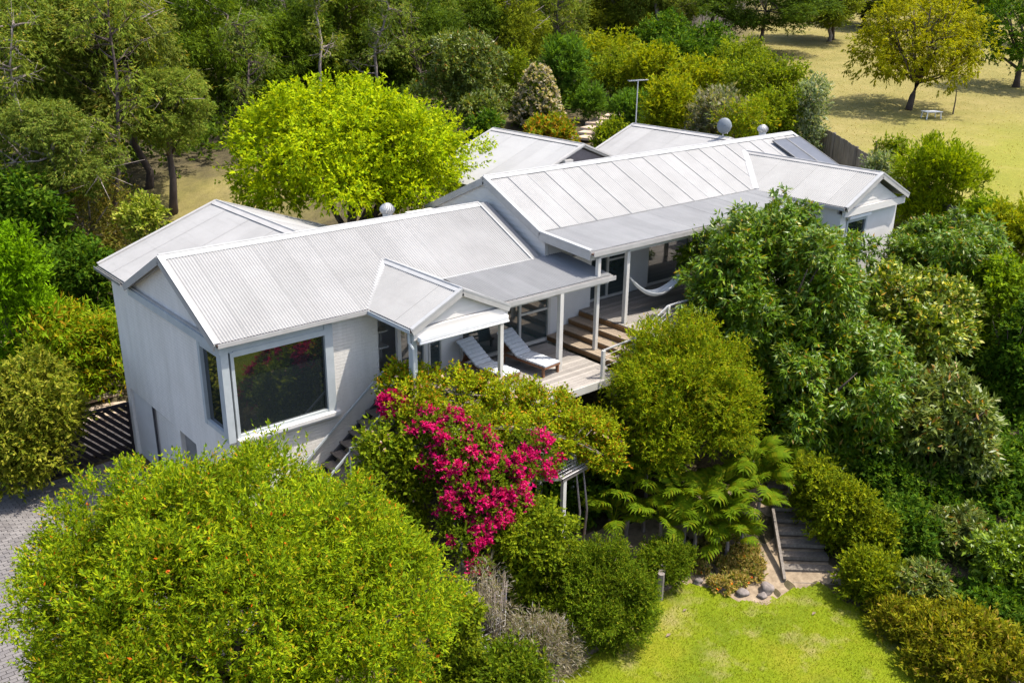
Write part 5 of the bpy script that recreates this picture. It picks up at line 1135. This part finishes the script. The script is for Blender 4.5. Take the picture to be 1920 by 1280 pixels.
# bare, twiggy gums standing in front of the leafy ones
BARE = [(1.89, 22.28, 3.95, 2.2, -4.3, 'bare twiggy gum cut by the left edge of the picture'), (4.68, 22.14, 5.67, 2.2, -3.66, 'pale bare gum limbs in front of the crown at the upper left'), (14.99, 31.49, 2.61, 3.0, -0.56, 'grey bare gum just above the left side of the lime-green tree'), (26.03, 34.2, 4.46, 3.0, 0.27, 'bare gum with pale limbs above the middle of the lime-green tree'), (29.33, 33.69, 3.42, 3.0, 0.42, 'bare gum above the right side of the lime-green tree'), (47.93, 41.5, 5.94, 3.0, 2.04, 'white-limbed bare gum at the top edge right of centre'), (22.39, 34.98, 5.44, 3.0, 0.11, 'bare gum near the top edge above the lime-green tree'), (60.14, 40.35, 4.78, 3.0, 2.68, 'bare gum at the top edge above the dark bush')]
for i, (x, y, z, h, g, lab) in enumerate(BARE):
    rg = np.random.default_rng(700+i); root = empty('bare_gum_tree', (x, y, g), lab, 'tree', 'bare limbed gum trees')
    mb = MB(); H_ = z-g; pts = [Vector((0, 0, -.2))]
    for k in range(1, 7): pts.append(Vector((pts[-1].x+rg.normal()*.38, pts[-1].y+rg.normal()*.38, (H_+h)*k/6)))
    mb.tube(pts, [.13, .11, .095, .08, .06, .04, .02], 7)
    tw = []
    for k in range(26):
        t = rg.uniform(1.6, 5.9); s0 = pts[int(t)].lerp(pts[int(t)+1], t-int(t)); a = k*2.4; L_ = rg.uniform(.8, 2.4)*(1.15-t/8)
        p = s0; dv_ = Vector((math.cos(a), math.sin(a), rg.uniform(.1, .9))).normalized(); path = [s0]
        for q in range(4): dv_ = (dv_+Vector((rg.normal(), rg.normal(), rg.normal()*.7+.05))*.28).normalized(); p = p+dv_*L_/4; path.append(p)
        mb.tube(path, [.05, .04, .03, .02, .008], 5); tw.append(path)
        for q in range(6):
            p0 = path[int(rg.integers(1, 5))]; d2 = (dv_+Vector(rg.normal(size=3))*.8).normalized(); p1 = p0+d2*.35*L_*.6; p2 = p1+(d2+Vector(rg.normal(size=3))*.5)*.3
            mb.tube([p0, p1, p2], [.016, .01, .004], 3)
    mb.obj('trunk', 'bark' if i % 3 else 'pale_bark', root, True)
    lb_ = [(p[-1].x, p[-1].y, p[-1].z, .45, .45, .35) for p in tw]; P, d = lobe_points(lb_, 420, rg, (.2, 1.1), .3, -1)
    instance(sprigs('bare_gum_leaves', P, d, 'gum', 'leaf_gum', rg, .85), 'crown', root)
# the wood behind them, one tree after another up the slope
Rg = np.random.default_rng(12); cnt = 0
WORDS = ['deep in the wood behind the left wing', 'in the back rows above the lime-green tree', 'in the back rows at the top centre', 'in the far row above the dry slope']
for u in (50, 58, 67, 78, 92, 108, 124):
    for ratio in np.arange(-.62, .66, .105):
        rr = ratio+Rg.uniform(-.03, .03)
        if u < 88 and rr > .05: continue
        if u < 60 and rr > -.32: continue
        if u < 70 and rr > -.15: continue
        if u < 80 and rr > -.02: continue
        uu = u+Rg.uniform(-3, 3); v_ = rr*uu
        x = -7.94+.648*uu+.761*v_; y = -19.47+.761*uu-.648*v_
        if 5 < x < 14 and 18 < y < 28: continue
        g = float(fz(np.array(x), np.array(y))); rx = Rg.uniform(2.6, 3.9); rz = Rg.uniform(2.8, 4.2)
        w = 0 if rr < -.3 else 1 if rr < -.05 else 2 if rr < .2 else 3
        h_ = Rg.uniform(5.2, 8) if rr < .1 else Rg.uniform(5.5, 8)
        gum('eucalyptus '+WORDS[w], x, y, g+h_, rx, rz, g, int(Rg.choice([0, 1, 1, 2])), 900+cnt, 'gum trees '+WORDS[w]); cnt += 1
# low scrub filling the forest floor
P_ = []
for k in range(2600):
    uu = Rg.uniform(44, 120); rr = Rg.uniform(-.6, .16 if uu > 60 else -.1); v_ = rr*uu
    x = -7.94+.648*uu+.761*v_; y = -19.47+.761*uu-.648*v_
    if zone(np.array(x), np.array(y)) > .3: continue
    q = Rg.uniform(.4, 1.1); P_.append((x, y, float(fz(np.array(x), np.array(y)))+q*.4, q, q, q*.8))
pp, dd = lobe_points(P_, 15000, Rg, (.7, 1.1), .1, -.2)
tag(instance(sprigs('scrub', pp, dd, 'darkbroad', 'leaf_gum_dark', Rg, 2.2), 'forest_scrub'), 'low dark scrub covering the forest floor behind the house', 'scrub', kind='stuff')

# low planting in the shaded garden at right
P_ = []
for k in range(520):
    x = Rg.uniform(12.2, 26); y = Rg.uniform(-15, -3.5)
    if x < 13.5 and y > -9.2: continue
    q = Rg.uniform(.2, .55); P_.append((x, y, float(fz(np.array(x), np.array(y)))+q*.3, q, q, q*.7))
pp, dd = lobe_points(P_, 6500, Rg, (.7, 1.1), .1, -.2)
tag(instance(sprigs('ground_cover', pp, dd, 'darkbroad', 'leaf_darkbroad', Rg, 1.25), 'ground_cover'), 'dark leafy ground cover in the shaded garden at the right', 'ground cover', kind='stuff')

# climbing rose over the pergola and bougainvillea hanging from it
vr = empty('climbing_rose', (5.5, -3.6, -5.9), 'yellow-green climbing rose spread over the pergola in front of the loungers', 'climber')
org = np.array((5.5, -3.6, -5.9))
vl = [(v[0]-org[0], v[1]-org[1], v[2]-org[2], v[3], v[3], v[3]*.8) for v in VINE]
rg = np.random.default_rng(5); P, d = lobe_points(vl, 5200, rg, (.6, 1.2), .2, -.9); Q, dq = clump(P, d, .30, 30, rg, 5000); P = np.vstack([P[:600], Q]); d = np.vstack([d[:600], dq])
instance(sprigs('rose_foliage', P, d, 'vine', 'leaf_vine', rg, 1.0), 'foliage', vr)
P, d = lobe_points(vl, 70, rg, (.95, 1.2), 0, -.1); instance(sprigs('rose_bloom', P, d, 'pink', 'leaf_pink', rg, 1.1), 'blossoms', vr)
mb = MB()
for k in range(60):
    l = vl[k % len(vl)]; p = Vector(l[:3]); q = Vector(vl[(k*7+3) % len(vl)][:3]); 
    if (q-p).length < 2.5: m1 = p.lerp(q, .5)+Vector((rg.normal()*.15, rg.normal()*.15, .1)); mb.tube([p, m1, q], [.018, .015, .01], 4)
for k in range(5):
    p = Vector((rg.uniform(-2.5, 2.0), -1.2, 0)); mb.tube([p, p+Vector((.1, 0, 1.2)), p+Vector((0, .1, 2.4))], [.04, .03, .02], 5)
mb.obj('stems', 'pale_bark', vr, True)
br = empty('bougainvillea', (4.2, -5, -5.9), 'large magenta bougainvillea cascading from the pergola to the garden', 'climber')
org = np.array((4.2, -5, -5.9)); bl = [(v[0]-org[0], v[1]-org[1], v[2]-org[2], v[3], v[3], v[3]) for v in BOUG]
P, d = lobe_points(bl, 3200, rg, (.4, 1.12), .3, -.9); instance(sprigs('boug_leaf', P, d, 'boug_leaf', 'leaf_boug_leaf', rg, 1.0), 'foliage', br)
# bracts gather in bunches
bunch, bd = lobe_points(bl, 135, rg, (.9, 1.2), 0, -.7)
P = bunch[rg.integers(0, len(bunch), 2600)]+rg.normal(size=(2600, 3))*.062; d = unit(rg.normal(size=(2600, 3))+np.array((0, -.6, .3)))
instance(sprigs('bract', P, d, 'bract', 'leaf_bract', rg, 1.0), 'flower_bracts', br)
mb = MB()
for l in bl: mb.tube([(0, 1.0, 0), (l[0]*.4, l[1]*.5+.4, l[2]*.7), l[:3]], [.05, .03, .012], 5)
mb.obj('stems', 'bark', br, True)
c_ = CLUMP[0]; b2 = empty('bougainvillea', (c_[0], c_[1], c_[2]), 'small round bunch of magenta bougainvillea above the outside stair', 'climber')
P, d = lobe_points([(0, 0, 0, c_[3], c_[3], c_[3]*.85)], 330, rg, (.5, 1.05), 0, -.9); instance(sprigs('bract', P, d, 'bract', 'leaf_bract', rg, 1.0), 'flower_bracts', b2)
MB().tube([(0, 0, 0), (.35, .1, .2), (.9, .2, .5)], [.015, .02, .02], 5).obj('stem', 'bark', b2)

# split-leaf philodendrons: every big leaf is a part
def philo_leaf(seed):
    rg = np.random.default_rng(seed); mb = MB(); n = 9; Lf = .62
    def arc(t): return Vector((0, Lf*t, .20*math.sin(t*2.2)-.22*t*t))
    for side in (-1, 1):
        for k in range(n):
            t0 = k/n*.9; t1 = t0+.075; w = .27*math.sin((t0*.86+.16)*math.pi)**.7*(1+rg.normal()*.06)
            a, b = arc(t0), arc(t1); fwd = .13
            mb.add([a, b, b+Vector((side*w*.6, fwd*.7, -.035+.02)), b+Vector((side*w, fwd*1.1, -.09)), a+Vector((side*w*.62, fwd*.45, -.02))], [(0, 4, 2, 1) if side < 0 else (0, 1, 2, 4), (4, 3, 2) if side < 0 else (4, 2, 3)])
    mb.add([arc(.88)+Vector((-.02, 0, 0)), arc(.88)+Vector((.02, 0, 0)), arc(1.08)], [(0, 1, 2)])
    for k in range(10): a, b = arc(k/11), arc((k+1)/11); mb.add([a+Vector((-.022, 0, .004)), a+Vector((.022, 0, .004)), b+Vector((.022, 0, .004)), b+Vector((-.022, 0, .004))], [(0, 1, 2, 3)])
    return mb.mesh('philodendron_leaf', 'leaf_philo')
PL = [philo_leaf(k) for k in range(3)]
WH = ['leftmost, directly beneath the pergola corner', 'under the feathery tree, behind the pergola post', 'right of the free-standing pergola post', 'low down at the left, by the foot of the pergola post', 'in front, with long upright leaves', 'in front, above the trailing rosemary', 'between the upright one and the feathery tree', 'in the middle, right beneath the feathery tree', 'above the succulent bed', 'high up at the right edge of the feathery tree', 'yellowish leaves at the left edge of the garden steps', 'leaning over the top of the garden steps', 'right of the top of the garden steps beside the creeper', 'lowest, at the edge of the succulent bed']
for i, (x, y, z) in enumerate(PHILO):
    g = float(fz(np.array(x), np.array(y))); rg = np.random.default_rng(40+i)
    root = empty('philodendron', (x, y, g), 'split-leaf philodendron '+WH[i], 'plant', 'philodendrons in front of the house')
    h = max(.5, z-g); MB().tube([(0, 0, 0), (.05, .02, h*.5), (0, 0, h*.8)], [.06, .05, .04], 6).obj('stem', 'pale_bark', root)
    pet = MB()
    for k in range(13):
        a = k*2.4+rg.uniform(-.3, .3); el = rg.uniform(.1, 1.2); q = .42*math.cos(el)
        p = Vector((math.cos(a)*q, math.sin(a)*q, h*.72+.42*math.sin(el)+.1)); pet.tube([(0, 0, h*.75), (p.x*.5, p.y*.5, p.z+.05), p], [.016, .013, .011], 4)
        instance(PL[k % 3], 'leaf', root, p, (rg.uniform(-.3, .3)+el*.5, rg.normal()*.3, a-math.pi/2), (rg.uniform(.8, 1.2),)*3)
    pet.obj('stalks', 'leaf_philo', root)
